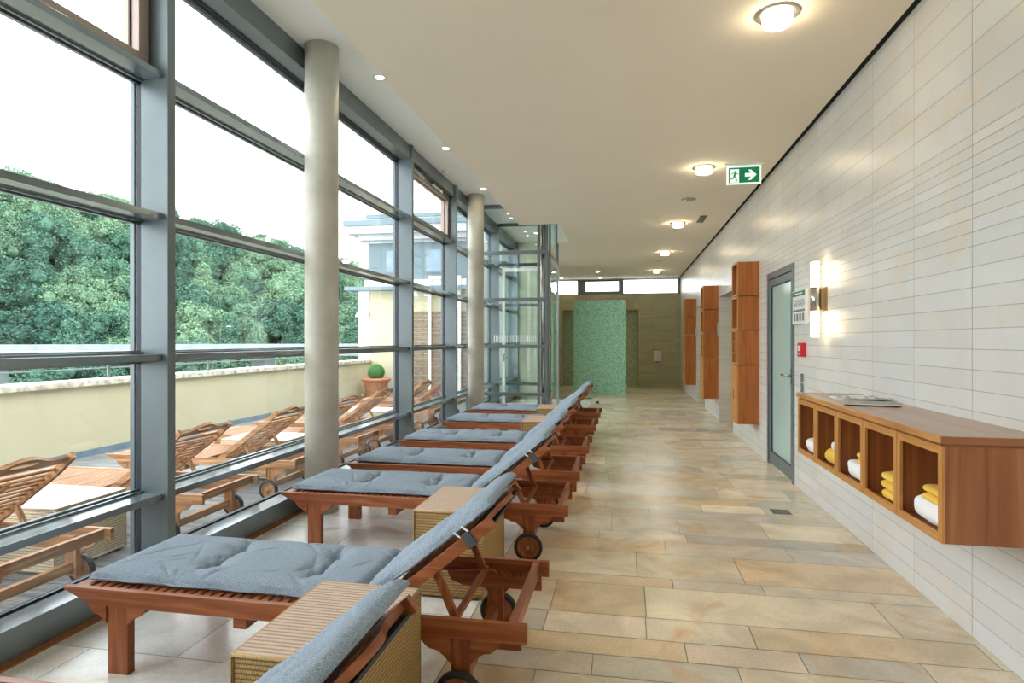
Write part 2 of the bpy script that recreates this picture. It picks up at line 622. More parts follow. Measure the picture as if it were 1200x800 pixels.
# ---- floor: sandstone slabs, every slab a face with its own tone
fl = MB()
fl.box(-2.9, 3.2, -3, 19.8, -0.12, -0.003, mi=1)
ROWS = [-3, -2.6, -2.2, -1.8, -1.45, -1.0, -0.6, -0.25, 0.1, 0.5, 0.8, 1.15, 1.5, 1.78, 2.03, 2.403, 2.60, 2.777, 2.957, 3.19, 3.59, 3.733, 4.155, 4.422, 4.60, 5.0, 5.25, 5.48]
rr = random.Random(3)
while ROWS[-1] < 19.6:
    ROWS.append(ROWS[-1] + rr.choice([0.2, 0.24, 0.3, 0.38, 0.42]))
TONES = [(234, 221, 194), (227, 214, 188), (240, 226, 197), (218, 210, 190), (235, 214, 180), (238, 219, 194), (225, 214, 193), (244, 232, 205), (231, 207, 170), (212, 206, 191)]
g = 0.0022
PALE_X = -0.78


def slab(x0, x1, y0, y1, c):
    k = rr.uniform(0.95, 1.04)
    c = srgb(*[min(255, q * k) for q in c])
    fl.solid([(x0 + g, y0 + g, 0), (x1 - g, y0 + g, 0), (x1 - g, y1 - g, 0), (x0 + g, y1 - g, 0)], [(0, 1, 2, 3)], 0, c, False, 0)


for a, b in zip(ROWS[:-1], ROWS[1:]):
    x = PALE_X - 0.0
    x1 = x + rr.uniform(0.3, 1.1)
    right = 3.1
    while x < right - 0.01:
        x1 = min(x1, right)
        if right - x1 < 0.15:
            x1 = right
        slab(x, x1, a, b, rr.choice(TONES))
        x, x1 = x1, x1 + rr.choice([0.5, 0.62, 0.8, 1.0, 1.2])
PR = [-3 + 0.62 * i for i in range(8)] + [1.78, 2.403, 3.03, 3.65, 4.27, 4.59, 5.2, 5.82]
while PR[-1] < 14.8:
    PR.append(PR[-1] + 0.62)
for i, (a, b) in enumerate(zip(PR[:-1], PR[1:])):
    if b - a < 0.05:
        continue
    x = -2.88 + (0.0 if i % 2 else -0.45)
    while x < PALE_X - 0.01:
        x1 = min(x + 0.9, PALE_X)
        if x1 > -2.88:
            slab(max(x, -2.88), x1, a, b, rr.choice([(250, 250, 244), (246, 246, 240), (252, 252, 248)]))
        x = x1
for a, b in zip(ROWS[:-1], ROWS[1:]):
    if a > 14.8:
        for k in range(3):
            slab(-3.5 + 0.9 * k, min(-2.6 + 0.9 * k, PALE_X), a, b, rr.choice(TONES))
fl.box(-3.6, -2.9, 14.9, 19.8, -0.12, -0.003, mi=1)
structure(fl.build('floor', [M['sandstone'], M['grout']]))

# ---- wall tiling helper: real tiles with joints between them
def course_heights(top):
    z = [i * 0.0985 for i in range(20)]
    z += [1.94, 2.005, 2.07, 2.133, 2.195, 2.25, 2.302, 2.356, 2.408, 2.548, 2.694, 2.84, 3.0, 3.15, 3.30, 3.45, 3.6, 3.75, 3.9, 4.05]
    z = [q for q in z if q < top - 0.02] + [top]
    return z


def tiled(mb, plane, at, a0, a1, z0, z1, face_dir, tones, pitch=0.6, phase=0.27, gap=0.0018, rnd=None):
    """plane 'x': wall at x=at, runs along y; plane 'y': wall at y=at, runs along x"""
    rnd = rnd or random.Random(11)
    zs = course_heights(5.0)
    n0 = math.floor((a0 - phase) / pitch) - 1
    n1 = math.ceil((a1 - phase) / pitch) + 1
    for lo, hi in zip(zs[:-1], zs[1:]):
        lo2, hi2 = max(lo, z0), min(hi, z1)
        if hi2 - lo2 < 0.008:
            continue
        for n in range(n0, n1):
            s, e = max(phase + n * pitch, a0), min(phase + (n + 1) * pitch, a1)
            if e - s < 0.01:
                continue
            k = rnd.uniform(0.982, 1.012)
            c = srgb(*[min(255, q * k) for q in rnd.choice(tones)])
            s, e = s + gap, e - gap
            if plane == 'x':
                q = [(at, s, lo2 + gap), (at, e, lo2 + gap), (at, e, hi2 - gap), (at, s, hi2 - gap)]
            else:
                q = [(s, at, lo2 + gap), (e, at, lo2 + gap), (e, at, hi2 - gap), (s, at, hi2 - gap)]
            if face_dir < 0:
                q.reverse()
            if plane == 'y':
                q.reverse()
            mb.solid(q, [(0, 1, 2, 3)], 0, c, False, None)


WT = [(220, 220, 220), (222, 222, 220), (218, 218, 216), (220, 218, 214)]
DT = [(178, 170, 136), (183, 175, 141), (173, 165, 132)]

# ---- right wall with door opening and two tiled passages
rw = MB()
DOOR = (6.385, 7.525, 2.19)
P1 = (9.87, 11.26, 2.2)
P2 = (13.25, 14.66, 2.2)
segs = [(-3, DOOR[0]), (DOOR[1], P1[0]), (P1[1], P2[0]), (P2[1], YB + 0.6)]
B = 0.002
for a, b in segs:
    rw.box(XR + B, XR + 0.3, a, b, 0, 3.9, mi=1)
    tiled(rw, 'x', XR, a, b, 0, 3.9, -1, WT)
for a, b, t in (DOOR, P1, P2):
    rw.box(XR + B, XR + 0.3, a, b, t, 3.9, mi=1)
    tiled(rw, 'x', XR, a, b, t, 3.9, -1, WT)
for a, b, t in (P1, P2):
    # reveal and passage walls running back from the room
    rw.box(XR + 0.3, XR + 1.5, b + B, b + 0.15, 0, 2.6, mi=1)
    rw.box(XR + 0.3, XR + 1.5, a - 0.15, a - B, 0, 2.6, mi=1)
    tiled(rw, 'y', b - 0.001, XR, XR + 1.5, 0, t, -1, [(214, 210, 194), (218, 214, 200)])
    tiled(rw, 'y', a + 0.001, XR, XR + 1.5, 0, t, 1, [(214, 210, 194), (218, 214, 200)])
    rw.box(XR + 1.5, XR + 1.6, a - 0.15, b + 0.15, 0, 2.6, mi=1)
    rw.box(XR + 0.3, XR + 1.6, a - 0.15, b + 0.15, t, t + 0.1, mi=1)
structure(rw.build('wall_right', [M['wall_tile'], M['wall_grout']]))

# ---- far wall with clerestory, recess behind the mosaic slab
bw = MB()
RX0, RX1, RZ = -1.93, 0.385, 2.36
WZ0, WZ1 = 2.84, 3.30
for x0, x1, z0, z1 in ((-3.5, RX0, 0, WZ0), (RX1, XR, 0, WZ0), (RX0, RX1, RZ, WZ0)):
    bw.box(x0, x1, YB + B, YB + 0.2, z0, z1, mi=1)
    tiled(bw, 'y', YB, x0, x1, z0, z1, -1, DT)
bw.box(-3.5, XR, YB + B, YB + 0.2, WZ1, 3.9, mi=1)
bw.box(RX0 - 0.1, RX0, YB + 0.2, YB + 0.4, 0, 2.5, mi=1)
bw.box(RX1, RX1 + 0.1, YB + 0.2, YB + 0.4, 0, 2.5, mi=1)
bw.box(RX0 - 0.1, RX1 + 0.1, YB + 0.2, YB + 0.4, RZ, 2.5, mi=1)
bw.box(RX0 - 0.1, RX1 + 0.1, YB + 0.35, YB + 0.4, 0, RZ, mi=2, rand=False)
structure(bw.build('wall_far', [M['dark_tile'], M['wall_grout'], M['mosaic_olive']]))
lw_ = MB()
lw_.box(-3.6, -3.5, 14.9, YB, 0, 3.9, mi=1)
tiled(lw_, 'x', -3.495, 14.9, YB, 0, 3.3, 1, DT)
structure(lw_.build('wall_side', [M['dark_tile'], M['wall_grout']]))
# return wall that closes the window front behind the glass lobby
iw = MB()
iw.box(-3.5, -1.75, 14.9, 15.1, 0, 3.9, mi=1)
tiled(iw, 'y', 14.895, -2.9, -1.75, 0, 3.87, -1, [(214, 208, 186), (208, 202, 180)], pitch=0.45)
iw.box(-1.75, -1.745, 14.9, 15.1, 0, 3.9, mi=1)
structure(iw.build('wall_return', [M['wall_tile'], M['wall_grout']]))
# wall behind the camera
rb = MB()
rb.box(-2.9, 1.95, -3.2, -3.0, 0, 4.0)
structure(rb.build('wall_near', M['plaster_pale']))

# ---- ceiling: main slab (with wider opening by the lobby) and raised strip
ce = MB()
CH = 0.08
for x0, x1, y0, y1 in ((-1.72, 1.588, -3, 9.85), (-1.065, 1.588, 9.85, 11.76), (-1.30, 1.588, 11.76, 12.58), (-1.72, 1.588, 12.58, 14.9), (-3.5, 1.588, 14.9, YB + 0.2)):
    ce.box(x0, x1, y0, y1, ZC, ZC + CH)
structure(ce.build('ceiling', M['plaster']))
cs = MB()
cs.box(-3.0, 1.95, -3, 14.9, ZS, ZS + 0.12)
cs.box(-1.72, -1.66, -3, 9.85, ZC + CH, ZS)
cs.box(-1.72, -1.065, 9.79, 9.85, ZC + CH, ZS)
cs.box(-1.065, -1.0, 9.79, 11.82, ZC + CH, ZS)
cs.box(-1.30, -1.065, 11.76, 11.82, ZC + CH, ZS)
cs.box(-1.30, -1.24, 11.82, 12.58, ZC + CH, ZS)
cs.box(-1.72, -1.24, 12.58, 12.64, ZC + CH, ZS)
cs.box(-1.72, -1.66, 12.64, 14.9, ZC + CH, ZS)
structure(cs.build('ceiling_strip', M['plaster_pale']))
tr = MB()
tr.box(1.589, XR, -3, YB, ZC + 0.012, ZC + 0.05)
structure(tr.build('trim_1', M['black']))

# ---- window front
MULL = [-3.0, -1.0, 1.05, 3.11, 5.17, 7.235, 9.25, 10.80, 12.55, 14.83]
TR = [0.52, 1.333, 2.155, 2.98]


def pane(name, x0, x1, y0, y1, z0, z1, parent, m='glass'):
    p = MB()
    p.box(x0, x1, y0, y1, z0, z1, rand=False)
    return p.build(name, M[m], parent)


fm = []
for i, (ya, yb) in enumerate(zip(MULL[:-1], MULL[1:])):
    win = structure(empty('window_%d' % (i + 1), (XG, ya, 0)))

    def add(mb, name, mt, parent=win, **k):
        for j, p in enumerate(mb.v):
            mb.v[j] = (p[0] - XG, p[1] - ya, p[2])
        return mb.build(name, mt, parent, **k)
    mu = MB()
    mu.box(-2.80, XF + 0.035, ya, ya + 0.062, 0, ZS)          # deep post
    mu.box(-2.845, -2.80, ya + 0.008, ya + 0.054, 0, ZS, mi=1)  # gasket
    mu.box(-2.875, -2.845, ya, ya + 0.062, 0, ZS)
    if i == len(MULL) - 2:
        mu.box(-2.875, XF + 0.035, yb, yb + 0.06, 0, ZS)
    add(mu, 'mullion', [M['alu'], M['gasket']], bevel=0.003)
    y0, y1 = ya + 0.062, yb
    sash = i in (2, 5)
    sb = MB()
    sb.box(-2.80, XF, y0, y1, 0, 0.155)
    sb.box(-2.875, -2.80, y0, y1, 0, 0.145)
    sb.box(-2.845, -2.815, y0, y1, 0.145, 0.165, mi=1)
    add(sb, 'sill', [M['ledge'], M['gasket']], bevel=0.003)
    for t in TR:
        t_ = MB()
        t_.box(-2.79, XF, y0, y1, t - 0.03, t + 0.008)        # inner ledge
        t_.box(-2.80, -2.785, y0, y1, t - 0.042, t + 0.02)
        t_.box(-2.82, -2.80, y0, y1, t - 0.036, t + 0.014, mi=1)
        t_.box(-2.845, -2.82, y0, y1, t - 0.05, t + 0.028)
        t_.box(-2.87, -2.845, y0, y1, t - 0.036, t + 0.014, mi=1)
        add(t_, 'transom', [M['ledge'], M['gasket']], bevel=0.002)
    h = MB()
    h.box(-2.80, XF, y0, y1, 3.70, ZS)
    h.box(-2.845, -2.80, y0, y1, 3.69, ZS, mi=1)
    h.box(-2.87, -2.845, y0, y1, 3.66, ZS)
    add(h, 'header', [M['alu'], M['gasket']])
    zz = [0.15] + TR + [3.69]
    for k in range(5):
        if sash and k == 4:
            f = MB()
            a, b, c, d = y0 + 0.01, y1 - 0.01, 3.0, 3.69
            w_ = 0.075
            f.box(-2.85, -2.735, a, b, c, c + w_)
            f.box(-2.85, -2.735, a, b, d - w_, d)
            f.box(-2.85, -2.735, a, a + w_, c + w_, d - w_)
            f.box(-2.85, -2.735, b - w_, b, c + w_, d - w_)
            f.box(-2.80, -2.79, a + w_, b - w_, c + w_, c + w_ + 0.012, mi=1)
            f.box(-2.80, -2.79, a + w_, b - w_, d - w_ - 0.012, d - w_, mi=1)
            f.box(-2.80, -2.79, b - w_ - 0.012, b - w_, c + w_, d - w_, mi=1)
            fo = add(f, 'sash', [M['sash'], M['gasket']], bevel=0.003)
            p = MB()
            p.box(-2.80, -2.792, a + w_, b - w_, c + w_, d - w_)
            add(p, 'pane', M['glass'], fo)
            if i == 5:
                for yy in (7.55, 8.35):
                    q = MB()
                    q.lathe([(0.028, -0.02), (0.028, 0.02)], 16, (-2.715, yy, 3.665), axis=0)
                    q.beam((-2.715, yy + 0.03, 3.655), (-2.715, yy + 0.42, 3.645), 0.035, 0.04)
                    q.tube([(-2.715, yy, 3.66), (-2.70, yy + 0.25, 3.63), (-2.715, yy + 0.5, 3.66)], 0.008)
                    add(q, 'opener', M['steel'], fo, bevel=0.002)
        else:
            p = MB()
            p.box(-2.834, -2.826, y0, y1, zz[k] + (0.014 if k else 0), zz[k + 1] - 0.03)
            add(p, 'pane', M['glass'])
tw = MB()
tw.box(XF, XF + 0.035, -3, 14.8, 0, 0.012)
structure(tw.build('trim_2', M['walnut']))

# ---- clerestory windows in the far wall
cw = structure(empty('window_20', (0, YB + 0.1, WZ0)))
f = MB()


def P_(u):
    return (u - 0)


edges = [-2.75, -1.34, -1.26, -0.42, -0.34, 0.0]
d_ = MB()
XS = [(-3.5, -1.42), (-1.26, -0.31), (-0.10, 1.46)]
fr = MB()
fr.box(-3.5, XR, 0, 0.05, -0.0, 0.035)
fr.box(-3.5, XR, 0, 0.05, 0.44, 0.46)
for x0, x1 in ((-1.47, -1.22), (-0.21, -0.06), (1.56, XR), (-3.5, -3.45)):
    fr.box(x0, x1, -0.02, 0.05, 0.035, 0.44)
fr.box(-1.22, -0.21, -0.02, 0.05, 0.035, 0.105)
fr.box(-1.22, -0.21, -0.02, 0.05, 0.405, 0.44)
fr.build('window_frame', M['alu'], cw, bevel=0.003)
for x0, x1 in ((-3.45, -1.47), (-1.22, -0.21), (-0.06, 1.56)):
    q = MB()
    q.box(x0, x1, 0.02, 0.028, 0.035, 0.44)
    q.build('pane', M['glass'], cw)

# ---- concrete columns
for k, (cx, cy, ct) in enumerate(((-2.496, 4.70, ZS), (-2.48, 9.95, ZS))):
    c = MB()
    prof = [(0.137, 0.0), (0.137, 1.2), (0.137, 2.6), (0.137, ct)]
    c.lathe(prof, 48)
    r2 = random.Random(5 + k)
    o = c.build('column_%d' % (k + 1), M['concrete'])
    o.location = (cx, cy, 0)
    structure(o)
    # small air holes cast in the concrete
    hmb = MB()
    for _ in range(46):
        a, z = r2.uniform(0, 2 * math.pi), (r2.uniform(3.55, 3.85) if r2.random() < 0.35 else r2.uniform(0.4, 3.8))
        s = r2.uniform(0.0015, 0.0035)
        hmb.lathe([(s, -0.0006), (s * 0.6, 0.0006)], 6, (0.137, 0, z), axis=0)
        n = 12
        ca, sa = math.cos(a), math.sin(a)
        for q in range(len(hmb.v) - n, len(hmb.v)):
            x, y, zc = hmb.v[q]
            hmb.v[q] = (x * ca - y * sa, x * sa + y * ca, zc)
    hmb.build('air_holes', M['grout'], o)

# ---- glass lobby (draught lobby) at the window front
LX0, LX1, LY0, LY1 = -2.62, -1.36, 10.72, 12.5
lob = structure(empty('glass_wall_1', (LX0, LY0, 0)))


def lobadd(mb, name, mt, parent=lob, **k):
    for j, p in enumerate(mb.v):
        mb.v[j] = (p[0] - LX0, p[1] - LY0, p[2])
    return mb.build(name, mt, parent, **k)


for (x, y, w_) in ((LX1 - 0.02, LY0, 0.05), (LX1 - 0.16, LY0, 0.05), (LX1 - 0.02, LY1 - 0.05, 0.05), (LX1 + 0.025, LY0 + 0.12, 0.03)):
    q = MB()
    q.box(x - w_ / 2, x + w_ / 2, y, y + 0.06, 0, ZS)
    lobadd(q, 'post', M['alu'], bevel=0.003)
q = MB()
q.lathe([(0.045, 0), (0.045, ZS)], 24, (LX1 - 0.09, LY0 + 0.09, 0))
lobadd(q, 'round_post', M['steel'])
zt = [0.46, 1.315, 2.157, 3.0, ZS - 0.035]
for z in zt:
    q = MB()
    q.box(LX0, LX1 + 0.01, LY0 - 0.01, LY0 + 0.05, z - 0.032, z + 0.032)
    lobadd(q, 'rail', M['alu'], bevel=0.003)
for z in (0.52, 2.157, 3.0, ZS - 0.035):
    q = MB()
    q.box(LX0, LX1 - 0.04, LY1 - 0.05, LY1, z - 0.03, z + 0.03)
    lobadd(q, 'rail', M['gasket'] if z > 2.5 else M['alu'], bevel=0.003)
for z in (3.0, ZS - 0.035):
    q = MB()
    q.box(LX1 - 0.045, LX1 + 0.005, LY0 + 0.06, LY1 - 0.05, z - 0.03, z + 0.03)
    lobadd(q, 'rail', M['alu'], bevel=0.003)
for (x0, x1, y0, y1, z0, z1) in ((LX0, LX1 - 0.19, LY0 + 0.02, LY0 + 0.028, 0.0, ZS - 0.07), (LX0, LX1 - 0.05, LY1 - 0.03, LY1 - 0.022, 0.0, ZS - 0.07), (LX1 - 0.024, LX1 - 0.016, LY0 + 0.06, LY1 - 0.05, 3.03, ZS - 0.07)):
    q = MB()
    q.box(x0, x1, y0, y1, z0, z1)
    lobadd(q, 'pane', M['glass_inner'])
# privacy stripes etched on the lobby glass
q = MB()
x = LX0 + 0.28
while x < LX1 - 0.22:
    q.box(x, x + 0.016, LY0 + 0.029, LY0 + 0.031, 1.39, 1.52)
    x += 0.034
lobadd(q, 'etched_stripes', M['white_plastic'])
# door leaf in the side of the lobby
dl = empty('lobby_door', (LX1, LY0 + 0.1, 0))
dl.parent = lob
dl.location = (LX1 - LX0 - 0.02, 0.1, 0)
q = MB()
L_, H_ = 1.55, 2.94
q.box(0, 0.045, 0, 0.09, 0.02, H_)
q.box(0, 0.045, L_ - 0.09, L_, 0.02, H_)
q.box(0, 0.045, 0.09, L_ - 0.09, 0.02, 0.16)
q.box(0, 0.045, 0.09, L_ - 0.09, H_ - 0.09, H_)
q.build('door_frame', M['alu_light'], dl, bevel=0.003)
q = MB()
q.box(0.018, 0.026, 0.09, L_ - 0.09, 0.16, H_ - 0.09)
q.build('pane', M['glass_inner'], dl)
for z in (0.35, 1.45, 2.3, 2.72):
    q = MB()
    q.lathe([(0.022, -0.075), (0.022, 0.075)], 12, (0.06, 0.03, z))
    q.build('hinge', M['alu_light'], dl)
# white framed terrace door seen through the lobby
dr = empty('terrace_door', (0, 0, 0))
dr.parent = lob
dr.location = (0.10, LY1 - LY0 - 0.12, 0)
q = MB()
L_ = 0.92
q.box(0, 0.06, 0, 0.05, 0.02, 2.92)
q.box(L_ - 0.06, L_, 0, 0.05, 0.02, 2.92)
q.box(0.06, L_ - 0.06, 0, 0.05, 2.85, 2.92)
q.box(0.06, L_ - 0.06, 0, 0.05, 0.02, 0.12)
q.build('door_frame', M['white_plastic'], dr, bevel=0.003)
q = MB()
q.box(0.06, L_ - 0.06, 0.02, 0.028, 0.12, 2.85)
q.build('pane', M['glass_inner'], dr)
q = MB()
q.tube([(0.03, 0.0, 1.08), (0.03, -0.05, 1.08), (0.13, -0.05, 1.08)], 0.009)
q.box(0.015, 0.045, -0.008, 0.0, 1.0, 1.14)
q.build('handle', M['steel'], dr)

# ---- mosaic slab
mo = MB()
mo.box(-1.365, 0.018, 16.33, 16.6, 0, 2.5, rand=False)
structure(mo.build('wall_mosaic', M['mosaic']))

# ---- framed glass door in the right wall
dd = structure(empty('door_1', (XR, DOOR[0], 0)))
W_ = DOOR[1] - DOOR[0]
q = MB()
for x0, x1, w_ in ((-0.012, 0.09, 0.06),):
    q.box(x0, x1, 0, w_, 0, DOOR[2])
    q.box(x0, x1, W_ - w_, W_, 0, DOOR[2])
    q.box(x0, x1, w_, W_ - w_, DOOR[2] - 0.07, DOOR[2])
q.build('door_frame', M['alu'], dd, bevel=0.003)
lf = empty('door_leaf')
lf.parent = dd
q = MB()
a, b, c, d = 0.066, W_ - 0.066, 0.02, DOOR[2] - 0.077
q.box(0.0, 0.06, a, a + 0.075, c, d)
q.box(0.0, 0.06, b - 0.075, b, c, d)
q.box(0.0, 0.06, a + 0.075, b - 0.075, c, c + 0.13)
q.box(0.0, 0.06, a + 0.075, b - 0.075, d - 0.075, d)
for (y0, y1, z0, z1) in ((a + 0.075, a + 0.083, c + 0.13, d - 0.075), (b - 0.083, b - 0.075, c + 0.13, d - 0.075), (a + 0.083, b - 0.083, c + 0.13, c + 0.138), (a + 0.083, b - 0.083, d - 0.083, d - 0.075)):
    q.box(0.001, 0.03, y0, y1, z0, z1, mi=1)
q.build('leaf_frame', [M['alu'], M['gasket']], lf, bevel=0.002)
q = MB()
q.box(0.02, 0.032, a + 0.075, b - 0.075, c + 0.13, d - 0.075)
q.build('pane', M['frosted'], lf)
q = MB()
q.box(-0.008, 0.0, a + 0.02, a + 0.055, 0.98, 1.14)
q.tube([(0.0, a + 0.038, 1.07), (-0.055, a + 0.038, 1.07), (-0.06, a + 0.06, 1.07), (-0.06, a + 0.19, 1.07)], 0.011)
q.lathe([(0.015, -0.012), (0.015, 0)], 16, (0, a + 0.038, 0.94), axis=0)
q.build('handle', M['steel'], lf)

# ================================================================== TERRACE AND VALLEY
PX = -6.72
tf = MB()
y = -4.0
while y < 15.3:
    tf.box(PX, -2.88, y + 0.003, y + 0.142, DECK - 0.03, DECK, long=0)
    y += 0.145
tf.box(PX, -2.88, -4, 15.3, DECK - 0.35, DECK - 0.03)
structure(tf.build('floor_terrace', M['deck']))
pp = MB()
pp.box(PX - 0.3, PX, -4, 15.3, DECK - 0.35, 0.845)
structure(pp.build('wall_parapet', M['render_cream']))
pc = MB()
y = -4.0
while y < 15.0:
    pc.box(PX - 0.36, PX + 0.05, y, min(y + 1.48, 15.3), 0.845, 0.915)
    y += 1.5
structure(pc.build('trim_3', M['stone_cap'], bevel=0.006))
pf = MB()
pf.box(PX, PX + 0.015, -4, 15.3, DECK, DECK + 0.085)
for k in range(90):
    pf.lathe([(0.006, 0), (0.004, 0.004)], 8, (PX + 0.015, -3.8 + 0.21 * k, DECK + 0.045 + 0.02 * (k % 2)), axis=0, mi=1)
structure(pf.build('trim_4', [M['zinc'], M['steel']]))
rl = empty('terrace_railing', (PX - 0.15, 4, 0.915))
tag(rl, 'slim steel railing with two thin rails on top of the cream parapet wall', 'railing')
for k in range(8):
    q = MB()
    q.box(-0.008, 0.008, -5 + k * 2.0 + 0.05, -5 + k * 2.0 + 0.095, 0, 0.30)
    q.build('post', M['alu'], rl)
for z, r in ((0.14, 0.008), (0.30, 0.018)):
    q = MB()
    q.tube([(0, -6.5, z), (0, 10.8, z)], r, 8)
    q.build('rail', M['alu'], rl)

# ---- neighbouring wing of the building at the end of the terrace
BY = 15.3
nb = empty('terrace_building', (-6.73, BY, DECK))
tag(nb, 'cream neighbouring wing with slatted screen and flat grey roofs at the end of the terrace', 'building')


def nadd(mb, name, mt, parent=nb, **k):
    for j, p in enumerate(mb.v):
        mb.v[j] = (p[0] + 6.73, p[1] - BY, p[2] - DECK)
    return mb.build(name, mt, parent, **k)


q = MB()
q.box(-6.73, -3.6, BY, BY + 8, DECK - 3, 2.74)
nadd(q, 'wall', M['render_cream'])
q = MB()
q.box(-7.05, -6.73, BY - 0.02, BY + 0.5, DECK - 3, 2.74)
q.box(-7.12, -6.73, BY - 0.07, BY + 0.5, 2.06, 2.11)
q.box(-7.09, -6.73, BY - 0.05, BY + 0.5, 2.11, 2.16)
nadd(q, 'pilaster', M['render_white'])
q = MB()
q.box(-7.30, -3.6, BY - 0.35, BY + 8, 2.74, 2.84)
nadd(q, 'ledge', M['roof_metal'], bevel=0.004)
q = MB()
q.box(-6.85, -3.6, BY - 0.1, BY + 7, 2.84, 3.02)
nadd(q, 'upper_base', M['render_white'])
q = MB()
q.box(-6.78, -3.6, BY, BY + 7, 3.02, 4.0)
nadd(q, 'upper_wall', M['roof_metal'])
for x0 in (-6.3, -5.2, -4.1):
    q = MB()
    q.box(x0, x0 + 0.75, BY - 0.03, BY, 3.2, 3.85)
    wf = nadd(q, 'window', M['alu'])
    q = MB()
    q.box(x0 + 0.05, x0 + 0.70, BY - 0.036, BY - 0.03, 3.25, 3.80)
    nadd(q, 'pane', M['zinc'], wf)
q = MB()
v0 = [(-7.15, BY - 0.5), (-3.6, BY - 0.5), (-3.6, BY + 7), (-7.15, BY + 7)]
q.box(-7.18, -3.6, BY - 0.5, BY + 7, 4.2, 4.40)
q.box(-6.95, -3.6, BY - 0.28, BY + 7, 4.06, 4.2)
q.box(-6.80, -3.6, BY - 0.10, BY + 7, 4.0, 4.06)
M['eaves'] = mat('grey_white_eaves', srgb(196, 200, 202), 0.8)
nadd(q, 'eaves', M['eaves'])
q = MB()
q.box(-7.24, -3.6, BY - 0.56, BY + 7, 4.40, 4.54)
nadd(q, 'roof', M['roof_metal'], bevel=0.005)
q = MB()
q.box(-6.72, -3.6, BY - 0.1, BY + 6, 4.54, 4.66)
nadd(q, 'roof', M['render_white'])
q = MB()
q.box(-6.78, -3.6, BY - 0.16, BY + 6, 4.66, 4.76)
nadd(q, 'roof', M['roof_metal'], bevel=0.005)
q = MB()
z = DECK + 0.02
while z < 2.1:
    q.box(-5.60, -3.2, BY - 0.09, BY - 0.06, z, z + 0.085, long=0)
    z += 0.112
nadd(q, 'slat_screen', M['screen'])
q = MB()
q.box(-5.60, -3.2, BY - 0.06, BY - 0.0, DECK, 2.13)
nadd(q, 'screen_backing', M['render_cream'])
q = MB()
q.box(-5.05, -4.97, BY - 0.16, BY - 0.10, DECK, 3.1)
q.box(-4.25, -4.17, BY - 0.16, BY - 0.10, DECK, 3.1)
q.box(-4.97, -4.25, BY - 0.16, BY - 0.10, 3.02, 3.1)
nadd(q, 'white_frame', M['white_plastic'])
# stair tower beyond with bright storeys
q = MB()
q.box(-3.6, -2.95, BY, BY + 8, DECK - 1, 6.2)
nadd(q, 'tower', M['render_white'])
for z in (2.6, 3.3, 4.0, 4.7, 5.4):
    q = MB()
    q.box(-3.55, -3.0, BY - 0.03, BY, z, z + 0.3)
    nadd(q, 'window', M['zinc'])

# ---- planter with clipped box ball
pl = empty('potted_box_ball', (-6.25, 14.6, DECK))
tag(pl, 'clipped round box bush in a terracotta pot against the cream wall', 'potted plant')
q = MB()
q.lathe([(0.22, 0), (0.235, 0.02), (0.255, 0.12), (0.262, 0.13), (0.30, 0.38), (0.335, 0.44), (0.365, 0.45), (0.37, 0.50), (0.355, 0.52), (0.32, 0.52), (0.30, 0.46), (0.0, 0.46)], 40)
q.build('pot', M['terracotta'], pl)
q = MB()
r3 = random.Random(9)
q.lathe([(0.0, -0.19)] + [(0.205 * math.sin(t), -0.205 * math.cos(t)) for t in [math.pi * k / 14 for k in range(1, 14)]] + [(0.0, 0.205)], 24, (0, 0, 0.66), caps=False)
for _ in range(2600):
    a, b = r3.uniform(0, 2 * math.pi), math.acos(r3.uniform(-1, 1))
    n = Vector((math.sin(b) * math.cos(a), math.sin(b) * math.sin(a), math.cos(b)))
    c = n * r3.uniform(0.195, 0.232) + Vector((0, 0, 0.66))
    t = n.cross(Vector((r3.uniform(-1, 1), r3.uniform(-1, 1), r3.uniform(-1, 1)))).normalized()
    s = n.cross(t)
    n2 = (n * r3.uniform(0.2, 1) + t * r3.uniform(-1, 1)).normalized()
    s = n2.cross(t).normalized()
    l = 0.012
    q.solid([c + t * l, c + s * l * 0.6, c - t * l, c - s * l * 0.6], [(0, 1, 2, 3)], 0)
q.build('foliage', M['box_leaf'], pl)

# ---- valley: ground, wooded hill, viaduct
def ray_dir(u):
    xc = (u - 600) / F_PX
    return Vector((xc * math.cos(YAW) - math.sin(YAW), math.cos(YAW) + xc * math.sin(YAW)))


def hill_top(ang):
    """crest height above the road as a function of bearing (deg left of the y axis)"""
    pts = [(15, 4), (22, 10), (26, 14), (30, 17.5), (36, 21), (42, 23.5), (48, 25), (54, 26.5), (62, 28), (80, 28)]
    if ang <= pts[0][0]:
        return pts[0][1]
    for (a, b), (c, d) in zip(pts[:-1], pts[1:]):
        if ang <= c:
            return b + (d - b) * (ang - a) / (c - a)
    return pts[-1][1]


def ground_z(x, y):
    r = math.hypot(x, y)
    ang = math.degrees(math.atan2(-x, y))
    t = min(max((r - 84) / 50.0, 0), 1)
    t = t * t * (3 - 2 * t)
    return -8.0 + t * (hill_top(ang) + 5.5)


gm = MB()
NA, NR = 40, 26


def gfn(u, v):
    ang = math.radians(-5 + 105 * u)
    r = 14 + 190 * v
    x, y = -math.sin(ang) * r, math.cos(ang) * r
    return (x - 2, y, ground_z(x, y))


gm.grid(gfn, NA, NR)
hg = gm.build('ground_valley', M['hill'])
structure(hg)


